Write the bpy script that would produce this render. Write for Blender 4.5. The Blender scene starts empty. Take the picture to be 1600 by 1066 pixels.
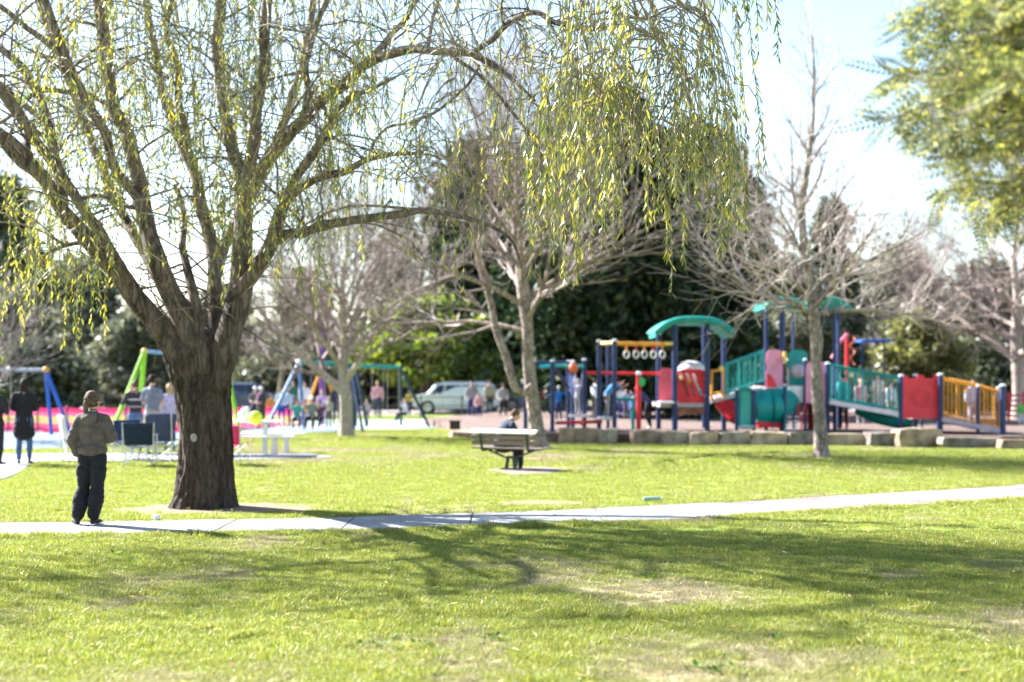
import bpy, bmesh, math, random
import numpy as np
from mathutils import Vector, Matrix, noise, kdtree
R = math.radians
PI = math.pi
sc = bpy.context.scene
col = sc.collection
random.seed(7)

# ------------------------------------------------------------------ camera, light, exposure
FP, CH, HY = 2222.0, 1.75, 590.0       # focal length in photo pixels, eye height, horizon row
cam = bpy.data.cameras.new('camera')
cam.lens, cam.sensor_width = 50, 36
cam.shift_y = 57 / 1600
cam.clip_end = 2000
cam.dof.use_dof = True
cam.dof.focus_distance = 13.2
cam.dof.aperture_fstop = 1.08
camo = bpy.data.objects.new('camera', cam)
camo.location = (0, 0, CH)
camo.rotation_euler = (R(90), 0, 0)
col.objects.link(camo)
sc.camera = camo

SUN_EL = 34.5
SDIR = Vector((0.83, -0.56, 0)).normalized()        # the way shadows fall on the ground
toward = Vector((-SDIR.x * math.cos(R(SUN_EL)), -SDIR.y * math.cos(R(SUN_EL)), math.sin(R(SUN_EL))))
w = bpy.data.worlds.new('World')
sc.world = w
w.use_nodes = True
nt = w.node_tree
nt.nodes.clear()
wo = nt.nodes.new('ShaderNodeOutputWorld')
bg = nt.nodes.new('ShaderNodeBackground')
sky = nt.nodes.new('ShaderNodeTexSky')
sky.sky_type = 'NISHITA'
sky.sun_disc = False
sky.sun_elevation = R(SUN_EL)
sky.sun_rotation = math.atan2(toward.x, toward.y)
sky.air_density, sky.dust_density, sky.ozone_density = 1.0, 0.6, 1.0
bg.inputs[1].default_value = 0.066
nt.links.new(sky.outputs[0], bg.inputs[0])
nt.links.new(bg.outputs[0], wo.inputs[0])
sun = bpy.data.lights.new('sun', 'SUN')
sun.energy = 5.0
sun.angle = R(0.5)
sun.color = (1, .98, .96)
suno = bpy.data.objects.new('sun', sun)
suno.rotation_euler = toward.to_track_quat('Z', 'Y').to_euler()
col.objects.link(suno)
sc.view_settings.view_transform = 'Standard'
sc.view_settings.look = 'None'
sc.view_settings.exposure = 2.4
sc.view_settings.gamma = 1
sc.render.engine = 'CYCLES'
sc.cycles.use_denoising = True
sc.cycles.max_bounces = 6
sc.cycles.diffuse_bounces = 3
sc.cycles.glossy_bounces = 2
sc.cycles.transmission_bounces = 4
sc.cycles.sample_clamp_indirect = 6

def at(px, py, Y):
    return Vector(((px - 800) / FP * Y, Y, CH + (HY - py) / FP * Y))
def gd(px, py, z=0.0):
    Y = FP * (CH - z) / (py - HY)
    return Vector(((px - 800) / FP * Y, Y, z))

# ------------------------------------------------------------------ materials
def ramp(N, L, src, stops):
    r = N.new('ShaderNodeValToRGB')
    e = r.color_ramp.elements
    while len(e) < len(stops):
        e.new(0.5)
    for k, (p, c) in enumerate(stops):
        e[k].position = p
        e[k].color = (*c, 1)
    L.new(src, r.inputs[0])
    return r.outputs[0]

def mat(name, c, rough=.6, var=.12, scale=6, bump=0, metal=0, spec=.4, stretch=(1, 1, 1), coat=0, bscale=None):
    m = bpy.data.materials.new(name)
    m.use_nodes = True
    N, L = m.node_tree.nodes, m.node_tree.links
    p = N['Principled BSDF']
    p.inputs['Roughness'].default_value = rough
    p.inputs['Metallic'].default_value = metal
    p.inputs['Specular IOR Level'].default_value = spec
    p.inputs['Coat Weight'].default_value = coat
    tc = N.new('ShaderNodeTexCoord')
    mp = N.new('ShaderNodeMapping')
    mp.inputs['Scale'].default_value = stretch
    L.new(tc.outputs['Object'], mp.inputs[0])
    n = N.new('ShaderNodeTexNoise')
    n.inputs['Scale'].default_value = scale
    n.inputs['Detail'].default_value = 5
    L.new(mp.outputs[0], n.inputs['Vector'])
    lo = tuple(max(0, x * (1 - 2 * var)) for x in c)
    hi = tuple(min(1, x * (1 + 1.6 * var)) for x in c)
    L.new(ramp(N, L, n.outputs[0], [(.3, lo), (.7, hi)]), p.inputs['Base Color'])
    if bump:
        n2 = N.new('ShaderNodeTexNoise')
        n2.inputs['Scale'].default_value = bscale or scale * 3
        n2.inputs['Detail'].default_value = 6
        L.new(mp.outputs[0], n2.inputs['Vector'])
        b = N.new('ShaderNodeBump')
        b.inputs['Strength'].default_value = bump
        b.inputs['Distance'].default_value = .03
        L.new(n2.outputs[0], b.inputs['Height'])
        L.new(b.outputs[0], p.inputs['Normal'])
    return m

def leafmat(name, stops, trans=.5, rough=.45, gloss=.06):
    """thin leaves: diffuse, light coming through and a weak sheen; colour differs leaf by leaf"""
    m = bpy.data.materials.new(name)
    m.use_nodes = True
    N, L = m.node_tree.nodes, m.node_tree.links
    N.clear()
    g = N.new('ShaderNodeNewGeometry')
    c = ramp(N, L, g.outputs['Random Per Island'], stops)
    d = N.new('ShaderNodeBsdfDiffuse')
    t = N.new('ShaderNodeBsdfTranslucent')
    gl = N.new('ShaderNodeBsdfGlossy')
    gl.inputs['Roughness'].default_value = rough
    L.new(c, d.inputs[0])
    hs = N.new('ShaderNodeHueSaturation')
    hs.inputs['Saturation'].default_value = 1.12
    hs.inputs['Value'].default_value = 1.25
    L.new(c, hs.inputs['Color'])
    L.new(hs.outputs[0], t.inputs[0])
    mx = N.new('ShaderNodeMixShader')
    mx.inputs[0].default_value = trans
    L.new(d.outputs[0], mx.inputs[1])
    L.new(t.outputs[0], mx.inputs[2])
    m2 = N.new('ShaderNodeMixShader')
    m2.inputs[0].default_value = gloss
    L.new(mx.outputs[0], m2.inputs[1])
    L.new(gl.outputs[0], m2.inputs[2])
    o = N.new('ShaderNodeOutputMaterial')
    L.new(m2.outputs[0], o.inputs[0])
    return m

_mc = {}
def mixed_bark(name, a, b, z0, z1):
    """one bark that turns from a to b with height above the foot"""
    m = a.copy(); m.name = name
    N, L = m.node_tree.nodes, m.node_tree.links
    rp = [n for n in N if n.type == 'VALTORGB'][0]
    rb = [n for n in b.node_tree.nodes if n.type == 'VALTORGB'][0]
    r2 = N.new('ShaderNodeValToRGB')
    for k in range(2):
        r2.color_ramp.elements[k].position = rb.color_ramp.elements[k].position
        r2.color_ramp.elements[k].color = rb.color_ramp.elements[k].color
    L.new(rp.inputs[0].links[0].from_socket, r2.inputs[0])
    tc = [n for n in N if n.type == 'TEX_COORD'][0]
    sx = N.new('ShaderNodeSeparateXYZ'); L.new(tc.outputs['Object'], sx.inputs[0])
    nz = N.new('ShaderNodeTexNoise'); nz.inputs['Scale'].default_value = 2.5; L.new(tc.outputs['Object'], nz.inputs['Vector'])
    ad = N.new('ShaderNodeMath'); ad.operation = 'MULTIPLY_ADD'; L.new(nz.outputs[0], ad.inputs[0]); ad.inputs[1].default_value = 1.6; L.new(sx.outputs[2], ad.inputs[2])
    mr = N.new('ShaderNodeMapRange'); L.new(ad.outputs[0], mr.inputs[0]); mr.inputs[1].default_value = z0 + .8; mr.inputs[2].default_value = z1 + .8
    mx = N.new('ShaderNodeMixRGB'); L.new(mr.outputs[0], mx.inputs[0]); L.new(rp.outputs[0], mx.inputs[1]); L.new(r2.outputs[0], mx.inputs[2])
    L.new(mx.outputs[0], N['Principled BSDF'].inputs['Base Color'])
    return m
def flat(c, rough=.7, metal=0, var=.08, scale=8, bump=0, coat=0):
    k = (c, rough, metal, bump, coat)
    if k not in _mc:
        _mc[k] = mat('surface', c, rough, var, scale, bump, metal, coat=coat)
    return _mc[k]
def paint(c):
    return flat(c, .48, coat=0, var=.10, scale=2.5)
def cloth(c):
    return flat(c, .9, var=.14, scale=14, bump=.25)

def barkmat(name, lo, hi, sc_=7, bump=.9, zs=.22):
    m = bpy.data.materials.new(name)
    m.use_nodes = True
    N, L = m.node_tree.nodes, m.node_tree.links
    p = N['Principled BSDF']
    p.inputs['Roughness'].default_value = .9
    p.inputs['Specular IOR Level'].default_value = .2
    tc = N.new('ShaderNodeTexCoord')
    mp = N.new('ShaderNodeMapping')
    mp.inputs['Scale'].default_value = (1, 1, zs)
    L.new(tc.outputs['Object'], mp.inputs[0])
    n = N.new('ShaderNodeTexNoise')
    n.inputs['Scale'].default_value = sc_
    n.inputs['Detail'].default_value = 8
    n.inputs['Roughness'].default_value = .65
    L.new(mp.outputs[0], n.inputs['Vector'])
    v = N.new('ShaderNodeTexVoronoi')
    v.feature = 'DISTANCE_TO_EDGE'
    v.inputs['Scale'].default_value = sc_ * 2.2
    mv = N.new('ShaderNodeMixRGB')
    mv.inputs[0].default_value = .25
    L.new(mp.outputs[0], mv.inputs[1])
    L.new(n.outputs[1], mv.inputs[2])
    L.new(mv.outputs[0], v.inputs['Vector'])
    mul = N.new('ShaderNodeMath')
    mul.operation = 'MULTIPLY_ADD'
    L.new(v.outputs[0], mul.inputs[0])
    mul.inputs[1].default_value = 1.2
    L.new(n.outputs[0], mul.inputs[2])
    L.new(ramp(N, L, mul.outputs[0], [(.38, lo), (.85, hi)]), p.inputs['Base Color'])
    b = N.new('ShaderNodeBump')
    b.inputs['Strength'].default_value = bump
    b.inputs['Distance'].default_value = .04
    L.new(mul.outputs[0], b.inputs['Height'])
    L.new(b.outputs[0], p.inputs['Normal'])
    return m

# ------------------------------------------------------------------ object helpers
def tag(o, label=None, cat=None, group=None, kind=None):
    if label: o['label'] = label
    if cat: o['category'] = cat
    if group: o['group'] = group
    if kind: o['kind'] = kind
    return o
def empty(name, loc=(0, 0, 0), rz=0):
    o = bpy.data.objects.new(name, None)
    o.empty_display_size = .2
    o.location = loc
    o.rotation_euler = (0, 0, rz)
    col.objects.link(o)
    return o
def thing(name, label, cat, loc=(0, 0, 0), rz=0, group=None):
    return tag(empty(name, loc, rz), label, cat, group)
def link(name, me, parent=None):
    o = bpy.data.objects.new(name, me)
    o.parent = parent
    col.objects.link(o)
    return o
def npmesh(name, V, F, m, smooth=False):
    """V (n,3), F (k,3|4) arrays to a mesh"""
    V = np.asarray(V, dtype=np.float32)
    F = np.asarray(F, dtype=np.int32)
    me = bpy.data.meshes.new(name)
    me.vertices.add(len(V))
    me.vertices.foreach_set('co', V.ravel())
    k = F.shape[1]
    me.loops.add(F.size)
    me.loops.foreach_set('vertex_index', F.ravel())
    me.polygons.add(len(F))
    me.polygons.foreach_set('loop_start', np.arange(0, F.size, k, dtype=np.int32))
    me.polygons.foreach_set('loop_total', np.full(len(F), k, dtype=np.int32))
    if smooth:
        me.polygons.foreach_set('use_smooth', np.ones(len(F), dtype=bool))
    me.update(calc_edges=True)
    if m: me.materials.append(m)
    return me

class MB:
    """collects shapes, then links them as one mesh object"""
    def __init__(s):
        s.v, s.f = [], []
    def raw(s, V, F):
        b = len(s.v)
        s.v += [tuple(x) for x in V]
        s.f += [tuple(b + i for i in f) for f in F]
        return s
    def box(s, c, d, rot=None, bev=0):
        x, y, z = d[0] / 2, d[1] / 2, d[2] / 2
        if bev:
            bm = bmesh.new()
            bmesh.ops.create_cube(bm, size=1)
            for v in bm.verts: v.co = Vector((v.co.x * d[0], v.co.y * d[1], v.co.z * d[2]))
            bmesh.ops.bevel(bm, geom=list(bm.edges), offset=bev, segments=2, affect='EDGES', profile=.5)
            V = [v.co.copy() for v in bm.verts]
            bm.verts.index_update()
            F = [[v.index for v in f.verts] for f in bm.faces]
            bm.free()
        else:
            V = [Vector((a * x, b * y, e * z)) for a in (-1, 1) for b in (-1, 1) for e in (-1, 1)]
            F = [(0, 1, 3, 2), (4, 6, 7, 5), (0, 4, 5, 1), (2, 3, 7, 6), (0, 2, 6, 4), (1, 5, 7, 3)]
        if rot is not None: V = [rot @ v for v in V]
        c = Vector(c)
        return s.raw([v + c for v in V], F)
    def bar(s, a, b, wd, h=None):
        """box beam from a to b"""
        a, b = Vector(a), Vector(b)
        d = b - a
        q = d.to_track_quat('X', 'Z').to_matrix()
        return s.box((a + b) / 2, (d.length, wd, h or wd), q)
    def tube(s, pts, rad, n=8, cap=True, sq=None):
        pts = [Vector(p) for p in pts]
        if not hasattr(rad, '__len__'): rad = [rad] * len(pts)
        b = len(s.v)
        m = len(pts)
        d0 = (pts[1] - pts[0]).normalized()
        u = d0.orthogonal().normalized()
        for i, p in enumerate(pts):
            d = (pts[min(i + 1, m - 1)] - pts[max(i - 1, 0)])
            if d.length < 1e-9: d = d0
            d = d.normalized()
            u = (u - d * u.dot(d))
            u = u.normalized() if u.length > 1e-6 else d.orthogonal().normalized()
            vv = d.cross(u)
            for k in range(n):
                a = 2 * PI * k / n
                s.v.append(tuple(p + (u * math.cos(a) + vv * math.sin(a)) * rad[i]))
        for i in range(m - 1):
            for k in range(n):
                k2 = (k + 1) % n
                s.f.append((b + i * n + k, b + i * n + k2, b + (i + 1) * n + k2, b + (i + 1) * n + k))
        if cap:
            s.f.append(tuple(b + k for k in range(n - 1, -1, -1)))
            s.f.append(tuple(b + (m - 1) * n + k for k in range(n)))
        return s
    def ell(s, c, r, n=12, m=8, rot=None):
        c = Vector(c)
        b = len(s.v)
        if not hasattr(r, '__len__'): r = (r, r, r)
        for i in range(m + 1):
            th = PI * i / m
            for k in range(n):
                a = 2 * PI * k / n
                p = Vector((r[0] * math.sin(th) * math.cos(a), r[1] * math.sin(th) * math.sin(a), -r[2] * math.cos(th)))
                if rot is not None: p = rot @ p
                s.v.append(tuple(c + p))
        for i in range(m):
            for k in range(n):
                k2 = (k + 1) % n
                s.f.append((b + i * n + k, b + i * n + k2, b + (i + 1) * n + k2, b + (i + 1) * n + k))
        return s
    def prism(s, poly, y0, y1):
        """outline in (x,z) given a depth from y0 to y1"""
        n = len(poly)
        V = [(x, y0, z) for x, z in poly] + [(x, y1, z) for x, z in poly]
        F = [tuple(range(n)), tuple(range(2 * n - 1, n - 1, -1))]
        for k in range(n):
            k2 = (k + 1) % n
            F.append((k, n + k, n + k2, k2))
        return s.raw(V, F)
    def build(s, name, m, parent=None, smooth=False, kind=None):
        me = bpy.data.meshes.new(name)
        me.from_pydata(s.v, [], s.f)
        me.update()
        if isinstance(m, (list, tuple)) and len(m) and not isinstance(m[0], float):
            for x in m: me.materials.append(x)
        else:
            me.materials.append(m)
        if smooth:
            me.polygons.foreach_set('use_smooth', [True] * len(me.polygons))
            try:
                me.set_sharp_from_angle(angle=R(48))
            except Exception:
                pass
        o = link(name, me, parent)
        if kind: o['kind'] = kind
        return o

def catmull(pts, step):
    """smooth a list of (Vector, radius) to about one point per step"""
    out = []
    n = len(pts)
    for i in range(n - 1):
        p0, p1, p2, p3 = pts[max(i - 1, 0)], pts[i], pts[i + 1], pts[min(i + 2, n - 1)]
        L = (p2[0] - p1[0]).length
        k = max(1, int(L / step))
        for j in range(k):
            t = j / k
            a = 2 * p1[0]
            b = p2[0] - p0[0]
            c = 2 * p0[0] - 5 * p1[0] + 4 * p2[0] - p3[0]
            d = -p0[0] + 3 * p1[0] - 3 * p2[0] + p3[0]
            out.append(((a + b * t + c * t * t + d * t * t * t) * .5, p1[1] * (1 - t) + p2[1] * t))
    out.append(pts[-1])
    return out

# ------------------------------------------------------------------ ground
def poly_in(x, y, P):
    c = False
    j = len(P) - 1
    for i in range(len(P)):
        xi, yi = P[i]; xj, yj = P[j]
        if (yi > y) != (yj > y) and x < (xj - xi) * (y - yi) / (yj - yi) + xi: c = not c
        j = i
    return c
def lerp_tab(T, x):
    if x <= T[0][0]: return T[0][1]
    for (a, b), (c, d) in zip(T, T[1:]):
        if x <= c: return b + (d - b) * (x - a) / (c - a)
    return T[-1][1]
PATH_NEAR = [(-30, 15.3), (-9, 15.4), (-5.6, 15.55), (-3.2, 15.85), (-1.45, 16.15), (0, 16.7), (1.95, 17.3), (3.7, 18.3), (5.6, 19.3), (7.2, 20.2), (10, 22.2), (16, 27), (30, 40)]
PATH_FAR = [(-30, 16.8), (-9, 16.85), (-6, 16.95), (-4.4, 17.15), (-2.4, 17.55), (0, 18.3), (3.1, 19.8), (5.1, 21.0), (8.1, 22.9), (11, 25), (16, 29.4), (30, 43)]
def on_path(x, y, e=0):
    return lerp_tab(PATH_NEAR, x) + e < y < lerp_tab(PATH_FAR, x) - e
WB = gd(320, 792)                        # foot of the willow
def dirt_w(x, y):
    """1 on bare earth beneath the willow and in worn hollows"""
    d = 0
    for cx, cy, rx, ry in ((WB.x + .25, WB.y - .25, 1.35, .85), (gd(850, 786).x, gd(850, 786).y, .8, .35)):
        q = math.hypot((x - cx) / rx, (y - cy) / ry) + .35 * noise.noise(Vector((x * 2.1, y * 2.1, 3)))
        d = max(d, min(1, max(0, (1.15 - q) * 3)))
    return d
def dry_w(x, y):
    """how dry the turf is"""
    n = noise.noise(Vector((x * .55, y * .42, 0))) * .6 + noise.noise(Vector((x * 1.7, y * 1.3, 5))) * .35 + noise.noise(Vector((x * 5, y * 4, 9))) * .25
    b = -.14
    if y < 15.4:
        b += max(0, (10.9 - y)) * .12 * (1 if x > -.5 else .3)
        b += .34 * math.exp(-(((x - .9) / 2.0) ** 2 + ((y - 11.5) / .8) ** 2))
        b += .3 * math.exp(-(((x + 3.6) / 1.6) ** 2 + ((y - 12.6) / .5) ** 2))
        b += .45 * math.exp(-(((x - 3.7) / 1.2) ** 2 + ((y - 10.2) / .9) ** 2))
    else:
        b += .5 * math.exp(-(((x + 1.0) / 3.4) ** 2 + ((y - 31.5) / 1.6) ** 2))
        b += .45 * math.exp(-(((x + 4) / 3) ** 2 + ((y - 34) / 1.5) ** 2))
        b += .3 * math.exp(-(((x + 9) / 1.6) ** 2 + ((y - 24) / .6) ** 2))
    return min(1, max(0, (n + b) * 2.2))

def ground():
    xs = sorted(set([-320, -200, -120, -80, -60, -45, -35, -28] + [round(-23 + .2 * i, 2) for i in range(231)] + [26, 32, 40, 55, 80, 120, 200, 320]))
    ys = sorted(set([-60, -30, -10, 0, 4] + [round(5 + .16 * i, 2) for i in range(76)] + [round(17.2 + .3 * i, 2) for i in range(96)] + [48, 52, 58, 66, 76, 90, 110, 140, 200, 320, 600]))
    nx, ny = len(xs), len(ys)
    V = np.zeros((nx * ny, 3))
    A = np.zeros((nx * ny, 4))
    k = 0
    for y in ys:
        for x in xs:
            z = 0
            if y < 15 and abs(x) < 20: z = .035 * noise.noise(Vector((x * .6, y * .6, 1))) * min(1, (15 - y))
            V[k] = (x, y, z)
            A[k] = (dry_w(x, y), dirt_w(x, y), 0, 1)
            k += 1
    F = [(j * nx + i, j * nx + i + 1, (j + 1) * nx + i + 1, (j + 1) * nx + i) for j in range(ny - 1) for i in range(nx - 1)]
    m = bpy.data.materials.new('turf')
    m.use_nodes = True
    N, L = m.node_tree.nodes, m.node_tree.links
    p = N['Principled BSDF']
    p.inputs['Roughness'].default_value = .95
    p.inputs['Specular IOR Level'].default_value = .1
    at_ = N.new('ShaderNodeAttribute'); at_.attribute_name = 'wear'
    sp = N.new('ShaderNodeSeparateColor')
    L.new(at_.outputs['Color'], sp.inputs[0])
    tc = N.new('ShaderNodeTexCoord')
    def nz(s, d=6):
        n = N.new('ShaderNodeTexNoise'); n.inputs['Scale'].default_value = s; n.inputs['Detail'].default_value = d
        L.new(tc.outputs['Object'], n.inputs['Vector']); return n.outputs[0]
    def mixc(f, a, b):
        x = N.new('ShaderNodeMixRGB')
        L.new(f, x.inputs[0]); L.new(a, x.inputs[1]); L.new(b, x.inputs[2]); return x.outputs[0]
    green = ramp(N, L, nz(9), [(.3, (.13, .19, .03)), (.7, (.27, .33, .06))])
    drc = ramp(N, L, nz(25), [(.3, (.24, .19, .10)), (.7, (.42, .35, .20))])
    drt = ramp(N, L, nz(14), [(.3, (.17, .12, .085)), (.7, (.34, .26, .19))])
    L.new(mixc(sp.outputs[1], mixc(sp.outputs[0], green, drc), drt), p.inputs['Base Color'])
    b = N.new('ShaderNodeBump'); b.inputs['Strength'].default_value = .8; b.inputs['Distance'].default_value = .03
    L.new(nz(40, 8), b.inputs['Height']); L.new(b.outputs[0], p.inputs['Normal'])
    me = npmesh('ground', V, F, m, True)
    a = me.color_attributes.new('wear', 'FLOAT_COLOR', 'POINT')
    a.data.foreach_set('color', A.astype(np.float32).ravel())
    return tag(link('ground', me), kind='structure')
ground()

def sheet(name, P, z0, z1, m, parent=None, kind='structure'):
    """a slab with outline P (x, y), from z0 up to z1"""
    n = len(P)
    b = MB()
    V = [(x, y, z1) for x, y in P] + [(x, y, z0) for x, y in P]
    F = [tuple(range(n))] + [(k, n + k, n + (k + 1) % n, (k + 1) % n) for k in range(n)]
    b.raw(V, F)
    o = b.build(name, m, parent)
    if kind: o['kind'] = kind
    return o

M_conc = mat('concrete', (.25, .25, .255), .85, .17, 1.3, .3, bscale=60)
M_concp = mat('pink_concrete', (.26, .19, .185), .85, .17, 1.3, .3, bscale=60)
fp = tag(empty('footpath'), kind='structure')
xsplit = [-22, -20, -18, -16, -14, -12, -10.1, -8.3, -6.5, -4.9, -3.35, -1.95, -.5, 1.1, 2.95, 4.6, 6.3, 8.1, 10, 12.2, 14.5, 17, 20, 24, 29]
for i in range(len(xsplit) - 1):
    a, b = xsplit[i] + .011, xsplit[i + 1] - .011
    k = 6
    lo = [(a + (b - a) * t / k, lerp_tab(PATH_NEAR, a + (b - a) * t / k)) for t in range(k + 1)]
    hi = [(a + (b - a) * t / k, lerp_tab(PATH_FAR, a + (b - a) * t / k)) for t in range(k, -1, -1)]
    sheet('slab', lo + hi, -.06, .022 + .003 * (i % 2), M_concp if xsplit[i] > 2.9 else M_conc, fp, None)

def pxpoly(L_): return [(gd(x, y).x, gd(x, y).y) for x, y in L_]
SIDE = pxpoly([(-700, 760), (-350, 800), (8, 749), (28, 741), (48, 727), (60, 722), (150, 722), (300, 722), (522, 716), (478, 709), (250, 710), (0, 711), (-500, 712)])
sheet('picnic_pavement', SIDE, -.05, .03, M_conc)
SOFT = pxpoly([(-900, 702), (60, 702), (112, 699), (230, 690), (330, 684), (480, 677), (700, 665), (720, 661), (400, 659), (150, 668), (-900, 672)])
M_soft = mat('blue_rubber', (.12, .17, .22), .9, .12, 1.5, .2)
sheet('rubber_surface', SOFT, -.05, .012, M_soft)
sheet('swing_pavement', pxpoly([(380, 671), (640, 671), (860, 662), (875, 655), (430, 658)]), -.05, .02, mat('pale_rubber', (.30, .37, .35), .9, .08, 2))
PAD = pxpoly([(762, 736), (800, 743), (858, 741), (890, 736), (855, 731), (790, 731)])
sheet('bench_pad', PAD, -.05, .018, mat('worn_earth_pad', (.23, .185, .155), .95, .12, 4, .5))
sheet('car_park', pxpoly([(-400, 646), (500, 648), (1100, 650), (2400, 650), (2400, 629), (-400, 629)]), -.05, .01, mat('gravel', (.25, .21, .205), .95, .1, 2, .5))

# bark bed of the playground, raised behind the stone edging
BED = [(gd(700, 672).x, gd(700, 672).y), (-.6, 38.3), (1.4, 38.0), (4, 37.6), (8, 37.2), (12.3, 36.3), (16, 35.9), (24, 36.2), (24, 62), (-.5, 62), (-3.2, 52)]
M_mulch = mat('bark_mulch', (.17, .115, .095), .95, .3, 9, 1.0, bscale=40)
sheet('mulch_bed', BED, -.05, .25, M_mulch)
MZ = .25

M_stone = [mat('sandstone', c, .95, .3, 2.6, 1.0, bscale=9) for c in ((.33, .24, .165), (.38, .29, .21), (.26, .19, .14), (.20, .17, .14), (.30, .25, .20))]
edge = thing('stone_edging', 'row of rough sandstone blocks edging the playground bark bed', 'stone wall')
def rock(c, d, rz, m, parent):
    bm = bmesh.new()
    bmesh.ops.create_cube(bm, size=1)
    bmesh.ops.subdivide_edges(bm, edges=bm.edges[:], cuts=3, use_grid_fill=True)
    sd = random.random() * 99
    for v in bm.verts:
        q = v.co.copy()
        r = q.normalized() * .62
        q = q.lerp(r, .10 + .12 * abs(q.x) * 2)
        q *= 1 + .20 * noise.noise(q * 2.2 + Vector((sd, 0, 0)))
        q += .035 * noise.noise_vector(q * 5 + Vector((0, sd, 0)))
        v.co = Vector((q.x * d[0], q.y * d[1], q.z * d[2]))
    me = bpy.data.meshes.new('stone')
    bm.to_mesh(me); bm.free()
    me.materials.append(m)
    for p in me.polygons: p.use_smooth = True
    me.set_sharp_from_angle(angle=R(35))
    o = link('stone', me, parent)
    o.location = c; o.rotation_euler = (random.uniform(-.04, .04), random.uniform(-.03, .03), rz)
    return o
sx = [(874, 900, 24), (901, 937, 23), (937, 966, 21), (988, 1033, 22), (1034, 1078, 21), (1079, 1122, 20), (1126, 1173, 20), (1174, 1228, 20), (1230, 1290, 21), (1293, 1356, 19), (1357, 1402, 22), (1403, 1468, 26), (1470, 1562, 16), (1566, 1640, 15), (1642, 1720, 16), (1722, 1800, 17)]
for k, (a, b, h) in enumerate(sx):
    xa, xb = (a - 800) / FP, (b - 800) / FP
    yb = lerp_tab([(874, 693), (1100, 696), (1300, 697), (1400, 699), (1600, 703), (1800, 706)], (a + b) / 2)
    Y = FP * CH / (yb - HY) + .15
    hh = h / FP * Y * 1.05
    rock(((xa + xb) / 2 * Y, Y + .22, hh / 2 - .03), ((xb - xa) * Y * 1.03, random.uniform(.5, .75), hh * random.uniform(.98, 1.25)), random.uniform(-.09, .10), M_stone[(k * 7 + k // 3) % 5], edge)
for (a, b, yb, h) in ((704, 745, 683, 9), (742, 790, 686, 9), (845, 872, 690, 12)):
    Y = FP * CH / (yb - HY)
    rock(((a + b) / 2 - 800) / FP * Y and (((a + b) / 2 - 800) / FP * Y, Y, .05), ((b - a) / FP * Y, .6, h / FP * Y * 1.3), .1, M_stone[1], edge)
cr = thing('wooden_crate', 'small dark brown box on the low stones left of the bench', 'box', at(711, 671, 41.5))
MB().box((0, 0, .12), (.3, .3, .24), bev=.01).build('case', flat((.05, .035, .028)), cr)
MB().box((0, 0, .25), (.34, .34, .03), bev=.008).build('lid', flat((.08, .06, .05)), cr)

# ------------------------------------------------------------------ trees
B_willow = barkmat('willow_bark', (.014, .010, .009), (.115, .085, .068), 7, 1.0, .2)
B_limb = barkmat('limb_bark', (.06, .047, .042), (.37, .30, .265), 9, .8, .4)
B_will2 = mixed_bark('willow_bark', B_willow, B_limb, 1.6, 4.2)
B_pale = barkmat('pale_bark', (.22, .17, .145), (.50, .43, .38), 8, .5, .6)
B_grey = barkmat('grey_bark', (.09, .07, .062), (.37, .30, .26), 5, .7, .6)
B_dark = barkmat('dark_bark', (.05, .04, .033), (.16, .12, .10), 6, .6, .4)
M_twig = mat('willow_twig', (.27, .235, .16), .7, .2, 3)
M_ptwig = mat('pale_twig', (.47, .39, .36), .65, .22, 1.5)
M_btwig = mat('bare_twig', (.24, .185, .165), .7, .3, 1.2)
L_willow = leafmat('willow_leaf', [(0, (.06, .10, .03)), (.36, (.14, .18, .045)), (.63, (.33, .33, .07)), (.86, (.62, .52, .08)), (1, (.52, .48, .24))], .5, .35, .08)

def trunk_mesh(pts, nseg, amp, freq, seed, twist=.15):
    """rings with furrows that run up the stem"""
    V, F = [], []
    n = nseg
    m = len(pts)
    u = Vector((1, 0, 0))
    for i, (p, r) in enumerate(pts):
        d = (pts[min(i + 1, m - 1)][0] - pts[max(i - 1, 0)][0]).normalized()
        u = (u - d * u.dot(d)).normalized()
        vv = d.cross(u)
        for k in range(n):
            a = 2 * PI * k / n
            q = Vector((math.cos(a + i * .002), math.sin(a + i * .002), 0))
            s = noise.noise(Vector((q.x * freq, q.y * freq, i * .035 * twist * 10 + seed)))
            s2 = noise.noise(Vector((q.x * freq * 2.4, q.y * freq * 2.4, i * .11 + seed)))
            lump = noise.noise(Vector((q.x * 1.3, q.y * 1.3, i * .03 + seed)))
            rr = r * (1 + amp * (1 - abs(s) * 3.2) + amp * .6 * (.4 - abs(s2) * 2) + amp * 1.4 * lump)
            V.append(p + (u * math.cos(a) + vv * math.sin(a)) * rr)
    for i in range(m - 1):
        for k in range(n):
            k2 = (k + 1) % n
            F.append((i * n + k, i * n + k2, (i + 1) * n + k2, (i + 1) * n + k))
    return np.array([tuple(v) for v in V]), F

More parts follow.
